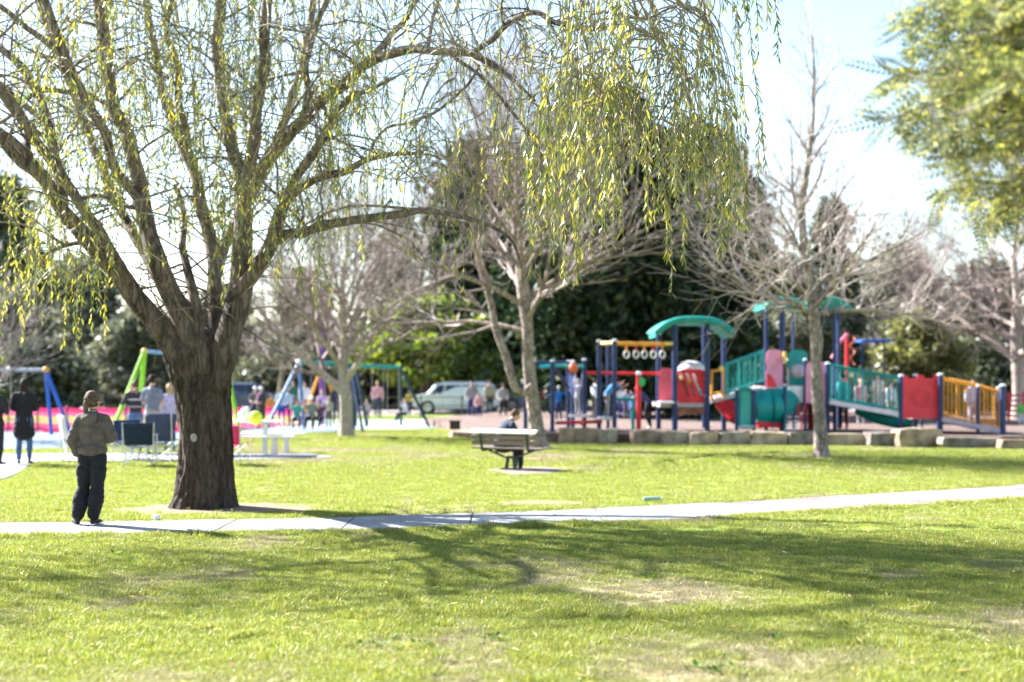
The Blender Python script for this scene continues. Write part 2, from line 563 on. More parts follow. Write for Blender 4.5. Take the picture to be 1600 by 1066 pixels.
def willow():
    rng = random.Random(11)
    root = thing('willow_tree', 'big old willow with dark furrowed trunk and yellowing weeping leaves beside the footpath', 'tree', WB)
    o = WB
    def loc(p): return p - o
    # trunk, foot to fork
    tp = [(318, 800, 54), (319, 790, 49), (320, 775, 46), (321, 745, 43), (321, 710, 41), (320, 670, 40.5), (318, 630, 42), (316, 595, 45), (312, 570, 49), (308, 548, 52), (306, 528, 44), (306, 512, 26)]
    P = [(loc(at(x, y, WB.y)), wd / FP * WB.y) for x, y, wd in tp]
    P = catmull(P, .022)
    V, F = trunk_mesh(P, 132, .05, 5.2, 3.1)
    # root flare
    for v in V:
        if v[2] < .45:
            a = math.atan2(v[1], v[0])
            fl = 1 + .06 * ((.45 - v[2]) / .45) ** 2 * (1 + math.sin(a * 5 + 1) * .8)
            v[0] *= fl; v[1] *= fl
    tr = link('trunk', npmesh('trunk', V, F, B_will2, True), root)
    # pruning scar facing the path
    sc_ = MB()
    c = loc(at(303, 684, WB.y - .348))
    sc_.ell(c, (.046, .012, .058), 14, 8)
    s = sc_.build('pruning_scar', mat('scar', (.36, .33, .30), .8, .15, 30, .5), tr, True)
    limbs = {
     'a': [(300, 590, 19, 30), (268, 535, 19, 44), (240, 503, 18.9, 38), (205, 455, 18.8, 34), (178, 420, 18.7, 32), (143, 380, 18.5, 29), (107, 341, 18.3, 26), (86, 311, 18.2, 23), (64, 278, 18, 21), (22, 240, 17.8, 19), (-10, 205, 17.6, 16), (-60, 150, 17.3, 12), (-130, 60, 17, 7)],
     'a2': [(100, 332, 18.3, 15), (98, 300, 18.4, 17), (90, 255, 18.5, 16), (75, 195, 18.6, 16), (56, 143, 18.8, 15), (30, 101, 19, 14), (-5, 70, 19.2, 12), (-60, 20, 19.4, 9), (-130, -60, 19.6, 5)],
     'a3': [(52, 268, 18, 11), (44, 225, 18.3, 12), (40, 190, 18.6, 11), (20, 160, 18.9, 9), (-30, 110, 19.2, 6)],
     'b': [(318, 600, 19.0, 30), (306, 540, 18.95, 44), (284, 493, 18.9, 40), (260, 443, 18.85, 35), (241, 394, 18.8, 31), (229, 345, 18.9, 28), (218, 285, 19, 26), (200, 215, 19.2, 24), (178, 165, 19.4, 23), (166, 94, 19.6, 24), (158, 22, 19.8, 22), (150, -60, 20, 19), (165, -200, 20.2, 14), (150, -380, 20.4, 8)],
     'b2': [(222, 320, 18.9, 14), (196, 285, 18.8, 17), (177, 255, 18.7, 17), (160, 199, 18.7, 17), (136, 161, 18.6, 17), (109, 105, 18.5, 16), (86, 49, 18.4, 15), (70, 0, 18.3, 14), (40, -100, 18, 11), (-20, -220, 17.6, 6)],
     'b3': [(96, 88, 18.5, 9), (84, 75, 18.4, 11), (45, 45, 18.2, 10), (0, 12, 18, 9), (-60, -20, 17.7, 6)],
     'b4': [(172, 168, 19.3, 8), (143, 150, 19.1, 9), (94, 143, 18.8, 9), (56, 146, 18.6, 8), (12, 184, 18.3, 6), (-30, 210, 18, 4)],
     'b5': [(200, 350, 18.8, 9), (178, 317, 18.7, 8), (154, 306, 18.5, 8), (128, 311, 18.2, 7), (112, 303, 18, 5)],
     'c': [(322, 585, 18.9, 20), (308, 500, 18.9, 22), (300, 450, 19, 17), (292, 415, 19.1, 14), (284, 385, 19.2, 12), (288, 340, 19.4, 10), (276, 290, 19.6, 6)],
     'd': [(330, 600, 19.2, 26), (341, 540, 19.3, 30), (338, 490, 19.4, 26), (335, 440, 19.5, 24), (330, 375, 19.6, 22), (315, 319, 19.8, 21), (300, 263, 20, 20), (278, 210, 20.2, 19), (262, 170, 20.4, 16), (250, 120, 20.6, 13), (240, 64, 20.8, 12), (228, 0, 21, 11), (235, -120, 21.2, 8), (215, -260, 21.4, 5)],
     'd2': [(300, 265, 20, 12), (292, 215, 19.8, 14), (280, 160, 19.6, 13), (276, 100, 19.4, 11), (262, 40, 19.2, 9), (285, -70, 19, 7), (270, -200, 18.9, 4)],
     'e': [(335, 610, 19, 30), (352, 555, 19, 46), (366, 500, 19, 42), (376, 450, 19, 38), (380, 400, 19, 34), (378, 338, 19, 30), (376, 280, 19.1, 25), (362, 230, 19.2, 21), (349, 161, 19.4, 20), (341, 75, 19.6, 20), (343, 0, 19.8, 18), (336, -120, 20, 15), (350, -280, 20.3, 11), (335, -470, 20.5, 6)],
     'f': [(380, 300, 19, 18), (393, 250, 18.9, 21), (398, 215, 18.8, 21), (399, 169, 18.7, 20), (412, 94, 18.5, 20), (417, 30, 18.3, 18), (428, -40, 18.1, 16), (490, -170, 17.5, 14), (640, -270, 16.6, 11), (800, -300, 15.8, 9), (940, -250, 15, 7), (1060, -150, 14.3, 5.5), (1130, -60, 13.9, 4)],
     'g': [(382, 330, 19, 20), (393, 285, 18.8, 25), (432, 233, 18.5, 23), (473, 188, 18.2, 21), (518, 146, 17.8, 19), (563, 109, 17.4, 18), (600, 91, 17, 17), (634, 79, 16.7, 15), (675, 79, 16.4, 14), (736, 87, 16, 12.5), (771, 103, 15.8, 10), (806, 127, 15.6, 7), (836, 158, 15.4, 4)],
     'g2': [(730, 88, 16, 9), (762, 66, 15.8, 11), (797, 33, 15.5, 10), (832, 20, 15.2, 9), (867, 33, 14.9, 9), (916, 46, 14.6, 8), (955, 40, 14.3, 7), (990, 44, 14.1, 5.5), (1040, 70, 13.8, 4), (1075, 120, 13.6, 3)],
     'g3': [(905, 43, 14.6, 5), (925, 22, 14.5, 5), (960, 20, 14.3, 5), (1010, 30, 14, 4), (1060, 10, 13.7, 4), (1110, 40, 13.5, 3)],
     'g4': [(668, 80, 16.4, 7), (674, 40, 16.5, 7), (688, 0, 16.6, 6), (690, -80, 16.7, 5), (720, -160, 16.8, 3)],
     'g5': [(560, 112, 17.4, 9), (600, 66, 17.6, 10), (634, 28, 17.8, 9), (660, -10, 18, 8), (740, -100, 18.2, 7), (840, -160, 18.2, 5)],
     'g6': [(470, 190, 18.2, 12), (480, 150, 18.4, 12), (478, 95, 18.6, 11), (500, 30, 18.8, 10), (540, -40, 18.8, 9), (600, -160, 18.6, 7), (700, -260, 18.2, 4)],
     'h': [(360, 470, 19, 26), (398, 424, 18.8, 26), (424, 375, 18.6, 24), (436, 340, 18.5, 20), (462, 278, 18.3, 16), (499, 225, 18.1, 15), (525, 188, 17.9, 14), (545, 151, 17.8, 12), (566, 144, 17.7, 9), (590, 134, 17.5, 7), (618, 122, 17.3, 4)],
     'i': [(420, 385, 18.6, 12), (432, 335, 18.3, 16), (465, 296, 18, 14), (525, 270, 17.6, 12), (563, 255, 17.3, 11), (605, 243, 17, 8), (662, 241, 16.7, 5), (690, 250, 16.5, 3)],
     'i2': [(575, 252, 17.2, 4), (585, 222, 17.1, 5), (606, 200, 17, 5), (640, 192, 16.8, 5), (688, 170, 16.5, 5), (732, 131, 16.2, 4.5), (749, 100, 16, 4)],
     'j': [(410, 392, 18.7, 12), (440, 366, 18.5, 16), (475, 362, 18.3, 15), (525, 350, 18, 15), (580, 341, 17.6, 14), (640, 332, 17.2, 12), (680, 331, 16.9, 10), (719, 339, 16.6, 8), (762, 352, 16.3, 6), (800, 378, 16, 4), (815, 420, 15.9, 2.5)],
     'k': [(345, 560, 19.3, 24), (330, 470, 20.0, 24), (352, 380, 20.8, 20), (420, 250, 21.6, 17), (470, 110, 22.2, 14), (500, -50, 22.6, 11), (560, -220, 23, 7)],
     'm': [(296, 560, 19.2, 22), (250, 440, 20.2, 20), (180, 310, 21.2, 16), (120, 160, 22, 13), (60, 0, 22.6, 10), (20, -180, 23, 6)],
     'n': [(345, -60, 19.9, 12), (420, -200, 19, 12), (560, -330, 18, 10), (760, -400, 17.2, 8), (950, -360, 16.4, 5)],
    }
    limbs['s'] = [(70, 285, 18.1, 14), (20, 220, 18, 16), (-100, 170, 17.7, 15), (-300, 130, 17.2, 13), (-500, 100, 16.7, 10), (-680, 130, 16.2, 6), (-780, 190, 15.9, 3)]
    limbs['u'] = [(150, 395, 18.6, 9), (128, 380, 18.3, 8), (100, 385, 18.0, 7), (70, 400, 17.8, 5), (45, 425, 17.6, 3)]
    limbs['v'] = [(200, 448, 18.8, 7), (185, 415, 18.5, 7), (150, 410, 18.1, 6), (115, 425, 17.8, 4)]
    limbs['t'] = [(-90, 175, 17.7, 8), (-180, 80, 17, 10), (-300, 0, 16.2, 9), (-450, -30, 15.5, 7), (-620, 0, 14.9, 4)]
    limbs['f2'] = [(780, -295, 15.9, 6), (860, -230, 15.4, 7), (930, -120, 14.9, 6), (985, -30, 14.6, 5), (1030, 70, 14.4, 3)]
    limbs['f3'] = [(920, -255, 15.1, 6), (1040, -250, 14.5, 6), (1130, -200, 14.1, 5), (1190, -110, 13.9, 4), (1205, -40, 13.8, 2.5)]
    limbs['f4'] = [(1000, -200, 14.6, 5), (1050, -130, 14.2, 5), (1090, -30, 13.8, 4), (1110, 60, 13.6, 2.5)]
    limbs['g7'] = [(850, 24, 15, 6), (880, 70, 14.6, 6), (930, 130, 14.2, 5), (985, 175, 13.9, 4), (1020, 240, 13.7, 2.5)]
    limbs['g8'] = [(700, 82, 16.2, 7), (760, 130, 16, 6), (820, 200, 15.7, 5), (870, 290, 15.4, 3)]
    limbs['p'] = [(215, 470, 18.9, 14), (165, 380, 18.3, 18), (80, 250, 17.9, 17), (-30, 110, 17.6, 16), (-180, -10, 17.5, 14), (-400, -130, 17.4, 11), (-640, -180, 17.2, 7), (-820, -140, 17.1, 3)]
    limbs['q'] = [(60, 0, 18.3, 12), (-40, -150, 18.4, 13), (-200, -300, 18.6, 11), (-420, -400, 18.6, 8), (-650, -420, 18.5, 4)]
    limbs['r'] = [(70, 190, 22, 12), (-60, 90, 21, 11), (-240, 20, 20.4, 9), (-480, -20, 19.8, 5)]
    nodes = []                                    # every point of wood that twigs may leave from
    shown = []
    for nm, L_ in limbs.items():
        pts = [(loc(at(x, y, Y)), wd * .46 / FP * Y) for x, y, Y, wd in L_]
        pts = catmull(pts, .10)
        out = []
        for k, (p, r) in enumerate(pts):
            j = min(r * 1.1, .035) * (1 if k > 3 else 0)
            out.append((p + Vector(noise.noise_vector(p * 2.3)) * j, r * (1 + .10 * noise.noise(p * 5))))
        big = L_[3][3] > 13
        V, F = trunk_mesh(out, 26 if big else 10, .055 if big else .03, 2.4, hash(nm) % 7 if False else len(nm) + L_[0][0] * .01)
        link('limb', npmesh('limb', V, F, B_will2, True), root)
        for p, r in out[6:]:
            nodes.append((p, r))
    # secondary branches
    tw = MB()
    base_nodes = [q for q in nodes if q[1] > .018]
    for k in range(520):
        p, r = rng.choice(base_nodes)
        a = rng.uniform(0, 2 * PI)
        out = Vector((math.cos(a), math.sin(a) * .9, rng.uniform(.1, 1.3))).normalized()
        L = rng.uniform(.7, 2.9)
        pts, rr = [], []
        q = p.copy(); d = out.copy()
        ns = 9
        r0 = min(r * .5, .022) * rng.uniform(.5, 1)
        for i in range(ns + 1):
            pts.append(q.copy()); rr.append(r0 * (1 - .78 * i / ns))
            d = (d + Vector((rng.uniform(-.25, .25), rng.uniform(-.25, .25), rng.uniform(-.32, .12)))).normalized()
            q = q + d * L / ns
            if i > 1: nodes.append((q.copy(), rr[-1]))
        tw.tube(pts, rr, 5)
    tw.build('branchlets', B_limb, root, True, 'stuff')
    kd = kdtree.KDTree(len(nodes))
    for i, (p, r) in enumerate(nodes): kd.insert(p, i)
    kd.balance()
    # weeping strands: where they start in the photograph, how deep, how many, length, leafiness
    regs = [
     (880, 1130, -200, 150, 12.8, 15.5, 180, .9, 2.4, .95),
     (960, 1120, 60, 240, 12.8, 14.6, 75, .7, 1.4, 1.0),
     (1120, 1192, -260, -120, 13.0, 14.2, 18, 1.1, 2.1, .8),
     (580, 900, -220, 120, 14, 18, 150, .5, 1.5, .65),
     (540, 900, 60, 330, 14.5, 17.5, 130, .5, 1.4, .5),
     (0, 600, -240, 100, 16.5, 21, 850, .4, 1.3, .9),
     (0, 560, 60, 330, 17, 21, 650, .4, 1.1, .85),
     (30, 200, 300, 440, 17.0, 18.6, 62, .6, 1.3, .8),
     (0, 120, 330, 420, 16.8, 18, 14, .5, 1.0, .8),
     (340, 520, 200, 400, 17, 18.6, 80, .4, .9, .8),
     (610, 690, 190, 230, 16, 17, 26, .3, .8, .9),
     (-300, 1100, -900, -240, 15.5, 23, 270, .6, 1.5, .7),
     (-900, 0, -560, 300, 15.5, 20, 330, .6, 1.5, .6),
     (-820, -60, -60, 220, 14.8, 18.5, 230, .5, 1.2, .75),
    ]
    st = MB()
    LB, LD, LL = [], [], []
    for (x0, x1, y0, y1, Y0, Y1, cnt, l0, l1, dens) in regs:
        cen = [(rng.uniform(x0, x1), rng.uniform(y0, y1), rng.uniform(Y0, Y1), rng.uniform(.5, 1.3)) for _ in range(max(6, cnt // 6))]
        for _ in range(cnt):
            if rng.random() < .72:
                c_ = rng.choice(cen)
                a = loc(at(c_[0], c_[1], c_[2])) + Vector((rng.gauss(0, .12), rng.gauss(0, .12), rng.gauss(0, .16)))
                lf = c_[3]
            else:
                a = loc(at(rng.uniform(x0, x1), rng.uniform(y0, y1), rng.uniform(Y0, Y1)))
                lf = rng.uniform(.3, 1)
            co, idx, dist = kd.find_n(a, 14)[rng.choice((0, 2, 4, 7, 10, 13))]
            if dist > 1.15:
                a = co + (a - co) * (1.15 / dist) * rng.uniform(.4, 1.05)
                dist = (a - co).length
            # strand: leaves the wood, bends over and hangs
            L = rng.uniform(l0, l1) * (.75 + .25 * lf)
            pts = []
            if dist > .12:
                mid = (co + a) / 2 + Vector((0, 0, dist * .22))
                for t in (0, .33, .66):
                    pts.append(co * (1 - t) ** 2 + mid * 2 * t * (1 - t) + a * t * t)
            else:
                pts.append(co)
            q = a.copy()
            hd = Vector((a.x - co.x, a.y - co.y, 0))
            hd = hd.normalized() * .7 if hd.length > .01 else Vector((rng.uniform(-1, 1), rng.uniform(-1, 1), 0))
            hd += Vector((rng.uniform(-.4, .4), rng.uniform(-.4, .4), 0))
            ns = max(4, int(L / .16))
            wv = rng.uniform(0, 6)
            s0 = len(pts)
            for i in range(ns + 1):
                pts.append(q.copy())
                t = i / ns
                d = Vector((hd.x * math.exp(-t * 4) + .10 * math.sin(wv + i * .9) + .03, hd.y * math.exp(-t * 4) + .10 * math.cos(wv * 2 + i), -(.35 + 2.4 * t))).normalized()
                q = q + d * L / ns
            n = len(pts)
            r0 = .006 if dist < .4 else .009
            st.tube(pts, [r0 * (1 - .75 * i / (n - 1)) for i in range(n)], 3, False)
            # leaves
            step = .030 / max(.3, dens)
            k = int(L / step)
            k = int(k * min(1.2, lf * 1.05))
            if rng.random() < .16: k = int(k * .12)
            st_frac = 0 if rng.random() < .6 else rng.uniform(.2, .6)
            for j in range(k):
                t = (st_frac + (1 - st_frac) * (j + rng.random()) / k) * ns
                i = min(int(t), ns - 1)
                p = pts[s0 + i].lerp(pts[s0 + i + 1], t - i)
                ax = (pts[s0 + i + 1] - pts[s0 + i]).normalized()
                az = rng.uniform(0, 2 * PI)
                sp = Vector((math.cos(az), math.sin(az), rng.uniform(-.4, .2)))
                d = (ax * .8 + sp * rng.uniform(.35, .85) + Vector((0, 0, -.35))).normalized()
                LB.append(tuple(p)); LD.append(tuple(d)); LL.append(rng.uniform(.045, .135))
    st.build('strands', M_twig, root, False, 'stuff')
    B_ = np.array(LB); D = np.array(LD); Ln = np.array(LL)[:, None]
    rs = np.random.RandomState(5)
    W = np.cross(D, rs.normal(size=D.shape)); W /= np.linalg.norm(W, axis=1)[:, None] + 1e-9
    Nn = np.cross(D, W)
    wid = Ln * .08 + .0012
    bend = Nn * Ln * rs.uniform(-.15, .15, (len(Ln), 1))
    V = np.stack([B_, B_ + D * Ln * .45 + W * wid + bend, B_ + D * Ln, B_ + D * Ln * .45 - W * wid + bend], 1).reshape(-1, 3)
    Fq = np.arange(len(V)).reshape(-1, 4)
    link('foliage', npmesh('foliage', V, Fq, L_willow), root)['kind'] = 'stuff'
    print('willow leaves', len(Fq))
willow()

def grow(rng, p, d, L, r, lev, maxlev, cfg, out):
    """recursive limb: out gets (level, points, radii)"""
    ns = (5, 5, 4, 3, 2, 2)[lev]
    pts, rr = [p.copy()], [r]
    q, dd = p.copy(), d.copy()
    curl = cfg.get('curl', .18)
    up = cfg.get('up', .08)
    kids = []
    for i in range(ns):
        dd = (dd + Vector((rng.uniform(-curl, curl), rng.uniform(-curl, curl), rng.uniform(-curl, curl) + up))).normalized()
        q = q + dd * L / ns
        pts.append(q.copy()); rr.append(r * (1 - (.72 if lev < maxlev else .8) * (i + 1) / ns))
        if lev < maxlev and (i + 1) / ns > cfg['start'][lev]:
            kids.append((q.copy(), dd.copy(), rr[-1]))
    out.append((lev, pts, rr))
    if lev >= maxlev: return
    n = cfg['n'][lev]
    for k in range(n):
        kp, kd_, kr = kids[int(k / n * len(kids))] if n > 1 else kids[-1]
        j = rng.random()
        ax = kd_.orthogonal().normalized()
        ax.rotate(Matrix.Rotation(k * 2.4 + rng.uniform(-.5, .5), 3, kd_))
        ang = rng.uniform(*cfg['ang'][lev])
        nd = (kd_ * math.cos(ang) + ax * math.sin(ang)).normalized()
        if k == n - 1: nd = (kd_ + ax * .25).normalized()
        grow(rng, kp, nd, L * rng.uniform(*cfg['len'][lev]), kr * rng.uniform(.55, .8), lev + 1, maxlev, cfg, out)

def bare_tree(label, base, trunk, cfg, L0, seed, bark, twig, group='bare winter trees', name='bare_tree', levels=4, lead=None, ind=True):
    """trunk: list of (Vector local, radius); limbs grow from its upper part"""
    rng = random.Random(seed)
    root = thing(name, label, 'tree', base, 0, group)
    P = catmull(trunk, .12)
    V, F = trunk_mesh([(p, r * (1 + .06 * noise.noise(p * 3 + Vector((seed, 0, 0))))) for p, r in P], 14, .03, 2, seed)
    link('trunk', npmesh('trunk', V, F, bark, True), root)
    lim, tw = [], MB()
    out = []
    st = cfg['t0']
    n0 = cfg['n0']
    for k in range(n0):
        t = st + (1 - st) * ((k + .5) / n0) ** cfg.get('bias', 1)
        i = min(int(t * (len(P) - 1)), len(P) - 2)
        p, r = P[i]
        a = k * 2.4 + seed
        el = cfg['el'][0] + (cfg['el'][1] - cfg['el'][0]) * (k / n0) + rng.uniform(-.12, .12)
        d = Vector((math.cos(a) * math.cos(el), math.sin(a) * math.cos(el), math.sin(el)))
        Lk = L0 * rng.uniform(.75, 1.1) * (1 - cfg.get('short', .55) * (k / n0))
        before = len(out)
        grow(rng, p, d, Lk, r * cfg.get('rr', .6), 1, levels - (1 if k / n0 > cfg.get('thin', 2) else 0), cfg, out)
        lim.append(out[before])
    for lev, pts, rr in out:
        if lev == 1: continue
        tw.tube(pts, [max(x, cfg.get('rmin', .004)) for x in rr], 5 if lev == 2 else 3, False)
    for lev, pts, rr in lim:
        mb = MB(); mb.tube(pts, rr, 7)
        mb.build('branch', bark, root, True)
    tw.build('twigs', twig, root, False, 'stuff')
    return root

# young tree in front of the playground, lit from the left
b = gd(1284, 716)
def tl(px, py, wd, Y, base): return (at(px, py, Y) - base, wd / 2 / FP * Y)
T = [tl(x, y, wd, 30.9, b) for x, y, wd in ((1284, 719, 32), (1283, 700, 23), (1281, 660, 20), (1276, 600, 18), (1275, 560, 18), (1276, 530, 20), (1272, 500, 17), (1266, 450, 15), (1256, 380, 13), (1253, 320, 11), (1262, 262, 9), (1270, 190, 6), (1272, 110, 4), (1268, 50, 2))]
cfg = dict(t0=.33, n0=26, el=(.34, 1.2), start=[0, .15, .2, .2], n=[0, 8, 5, 4], ang=[(0, 0), (.35, .9), (.3, .9), (.3, 1.0)], len=[(0, 0), (.4, .62), (.45, .7), (.5, .8)], curl=.2, up=.05, rr=.52, rmin=.0042, short=.8)
bare_tree('slender bare young tree with pale twiggy crown standing in front of the playground', b, T, dict(cfg, bias=1.7, thin=.42), 3.1, 4, B_grey, M_ptwig)
# two stemmed tree behind the bench
b = gd(842, 702)
T = [tl(x, y, wd, b.y, b) for x, y, wd in ((844, 704, 31), (840, 680, 24), (834, 640, 21), (829, 600, 20), (825, 560, 19), (824, 510, 18), (818, 460, 20), (812, 400, 16), (806, 350, 12), (800, 300, 9), (790, 250, 6), (795, 200, 3))]
cfg2 = dict(t0=.38, n0=27, el=(.42, 1.15), start=[0, .1, .15, .2], n=[0, 7, 5, 4], ang=[(0, 0), (.3, .8), (.35, .9), (.4, 1.0)], len=[(0, 0), (.35, .6), (.4, .65), (.5, .8)], curl=.2, up=.06, rr=.5, rmin=.006, short=.5)
t_ = bare_tree('large dense bare tree with grey twigs and a crooked side stem behind the bench', b, T, cfg2, 4.9, 9, B_grey, M_btwig)
s = MB()
S = [tl(x, y, wd, b.y - .15, b) for x, y, wd in ((832, 602, 13), (820, 614, 13), (806, 608, 13), (797, 580, 14), (788, 550, 13), (775, 515, 12), (766, 470, 11), (748, 410, 9), (735, 340, 6), (725, 290, 3))]
S = catmull(S, .15)
s.tube([p for p, r in S], [r for p, r in S], 9).build('side_stem', B_grey, t_, True)
# tree near the far swings
b = gd(542, 682)
T = [tl(x, y, wd, b.y, b) for x, y, wd in ((542, 683, 27), (541, 665, 22), (541, 640, 20), (540, 615, 21), (537, 590, 15), (536, 550, 12), (538, 500, 9), (535, 450, 5), (537, 410, 2))]
cfg3 = dict(t0=.22, n0=18, el=(.7, 1.2), start=[0, .1, .15, .2], n=[0, 7, 6, 4], ang=[(0, 0), (.3, .7), (.3, .9), (.4, 1.0)], len=[(0, 0), (.35, .6), (.45, .7), (.5, .8)], curl=.15, up=.05, rr=.7, rmin=.006, short=.5)
bare_tree('bare vase shaped tree beside the teal and blue swing set', b, T, cfg3, 4.4, 3, B_pale, M_btwig)
# right edge, pale trunk
b = at(1592, 661, 52); b.z = 0
T = [tl(x, y, wd, 52, b) for x, y, wd in ((1592, 664, 28), (1592, 620, 21), (1590, 560, 20), (1588, 520, 17), (1590, 470, 13), (1584, 410, 9), (1588, 350, 5), (1586, 300, 2))]
bare_tree('bare pale trunked tree at the far right beyond the orange ramp', b, T, dict(cfg2, t0=.26, el=(.25, 1.1), n0=24, rmin=.007), 6.0, 15, B_pale, M_btwig)
# further bare trees, each on its own
for (px, Y, top, hw, sd, lb) in ((1440, 62, 380, 110, 21, 'faint bare tree behind the red castle panel'),
                                 (1700, 47, 330, 150, 22, 'bare tree at the right margin under the near green leaves'),
                                 (440, 66, 420, 100, 23, 'hazy bare tree between the willow and the vase shaped tree'),
                                 (660, 77, 340, 130, 24, 'tall bare tree in front of the dark pines, left of the silver car'),
                                 (-30, 40, 430, 120, 25, 'bare scrubby tree at the left margin over the blue swing')):
    b = Vector(((px - 800) / FP * Y, Y, 0))
    H = CH + (HY - top) / FP * Y
    rt = .02 * H
    T = [(Vector((.1 * math.sin(k * 1.3 + sd), .1 * math.cos(k + sd), H * k / 6)), rt * (1 - k / 6.3) + .01) for k in range(7)]
    bare_tree(lb, b, T, dict(cfg2, n0=16, n=[0, 7, 5, 4], t0=.28, rmin=.008), hw / FP * Y * .95, sd, B_grey, M_btwig)

def leaf_cloud(centers, size, m, rs, asp=.5, jit=.35):
    n = len(centers)
    U = rs.normal(size=(n, 3)); U /= np.linalg.norm(U, axis=1)[:, None]
    W = np.cross(U, rs.normal(size=(n, 3))); W /= np.linalg.norm(W, axis=1)[:, None]
    s = size * rs.uniform(1 - jit, 1 + jit, (n, 1))
    C = centers
    V = np.stack([C - U * s, C + W * s * asp, C + U * s, C - W * s * asp], 1).reshape(-1, 3)
    return npmesh('foliage', V, np.arange(len(V)).reshape(-1, 4), m)

L_pine = leafmat('pine_leaf', [(0, (.010, .024, .012)), (.5, (.022, .044, .018)), (.9, (.042, .07, .022)), (1, (.10, .12, .03))], .12, .5, .03)
L_gum = leafmat('gum_leaf', [(0, (.08, .092, .06)), (.5, (.14, .15, .095)), (1, (.22, .22, .14))], .36)
L_bush = leafmat('bush_leaf', [(0, (.05, .06, .035)), (.6, (.10, .112, .06)), (1, (.17, .17, .095))], .3)
L_olive = leafmat('olive_leaf', [(0, (.09, .10, .035)), (.5, (.17, .18, .06)), (1, (.30, .29, .10))], .35)
L_fresh = leafmat('fresh_leaf', [(0, (.05, .085, .015)), (.6, (.14, .20, .03)), (1, (.36, .38, .06))], .45)
L_near = leafmat('near_leaf', [(0, (.055, .08, .03)), (.45, (.13, .155, .06)), (.8, (.24, .255, .10)), (.95, (.42, .41, .12)), (1, (.62, .55, .11))], .45, .5, .015)

def leafy_tree(name, label, px, Y, top, hw, m, seed, n=14000, leaf=.16, z0=None, shape='dome', group='evergreen trees behind the park', bark=B_dark, bot=None, spread=.85, clumps=70, cs=.17):
    rs = np.random.RandomState(seed)
    rng = random.Random(seed)
    base = Vector(((px - 800) / FP * Y, Y, 0))
    H = CH + (HY - top) / FP * Y
    Wd = hw / FP * Y
    zb = 0 if bot is None else max(0, CH + (HY - bot) / FP * Y)
    root = thing(name, label, 'tree', base, 0, group)
    tk = MB()
    T = [Vector((.15 * math.sin(k + seed), .1 * math.cos(k * 2 + seed), H * .9 * k / 8)) for k in range(9)]
    tk.tube(T, [H * .022 * (1 - k / 9.5) + .02 for k in range(9)], 9).build('trunk', bark, root, True)
    cl = []
    for k in range(clumps):
        t = rng.random() ** .8
        z = zb + (H - zb) * t
        if shape == 'cone': rad = Wd * (1 - t) ** .75 * (.92 + .2 * rng.random())
        elif shape == 'column': rad = Wd * (1 - t ** 4) * .9
        else: rad = Wd * math.sqrt(max(0, 1 - (max(0, t * 1.25 - .25)) ** 2)) * (.75 + .25 * min(1, t * 4))
        a = rng.uniform(0, 2 * PI)
        q = math.sqrt(rng.random()) * spread
        rad *= 1 + .35 * noise.noise(Vector((math.cos(a) * 1.4, math.sin(a) * 1.4, t * 4 + seed)))
        cl.append((math.cos(a) * rad * q, math.sin(a) * rad * q, z * (1 - cs * .35), rad * 0 + Wd * cs * rng.choice((.35, .5, .7, .9, 1.1, 1.35))))
    br = MB()
    for c in rng.sample(cl, min(len(cl), 26)):
        s_ = Vector((0, 0, max(.3, c[2] * rng.uniform(.5, .8))))
        e = Vector(c[:3])
        mid = s_.lerp(e, .5) + Vector((0, 0, -.15))
        br.tube([s_, mid, e], [H * .007, H * .004, .01], 5)
    br.build('limbs', bark, root, True, 'stuff')
    C = np.array(cl)
    idx = rs.randint(0, len(C), n)
    d = rs.normal(size=(n, 3)); d /= np.linalg.norm(d, axis=1)[:, None]
    r = rs.random_sample((n, 1)) ** .45 * (1 + .25 * rs.normal(size=(n, 1)))
    P = C[idx, :3] + d * r * C[idx, 3:4] * np.array([1, 1, .72])
    P[:, 2] = np.maximum(P[:, 2], .05 + .3 * rs.random_sample(n))
    o = link('foliage', leaf_cloud(P, leaf, m, rs), root)
    o['kind'] = 'stuff'
    return root

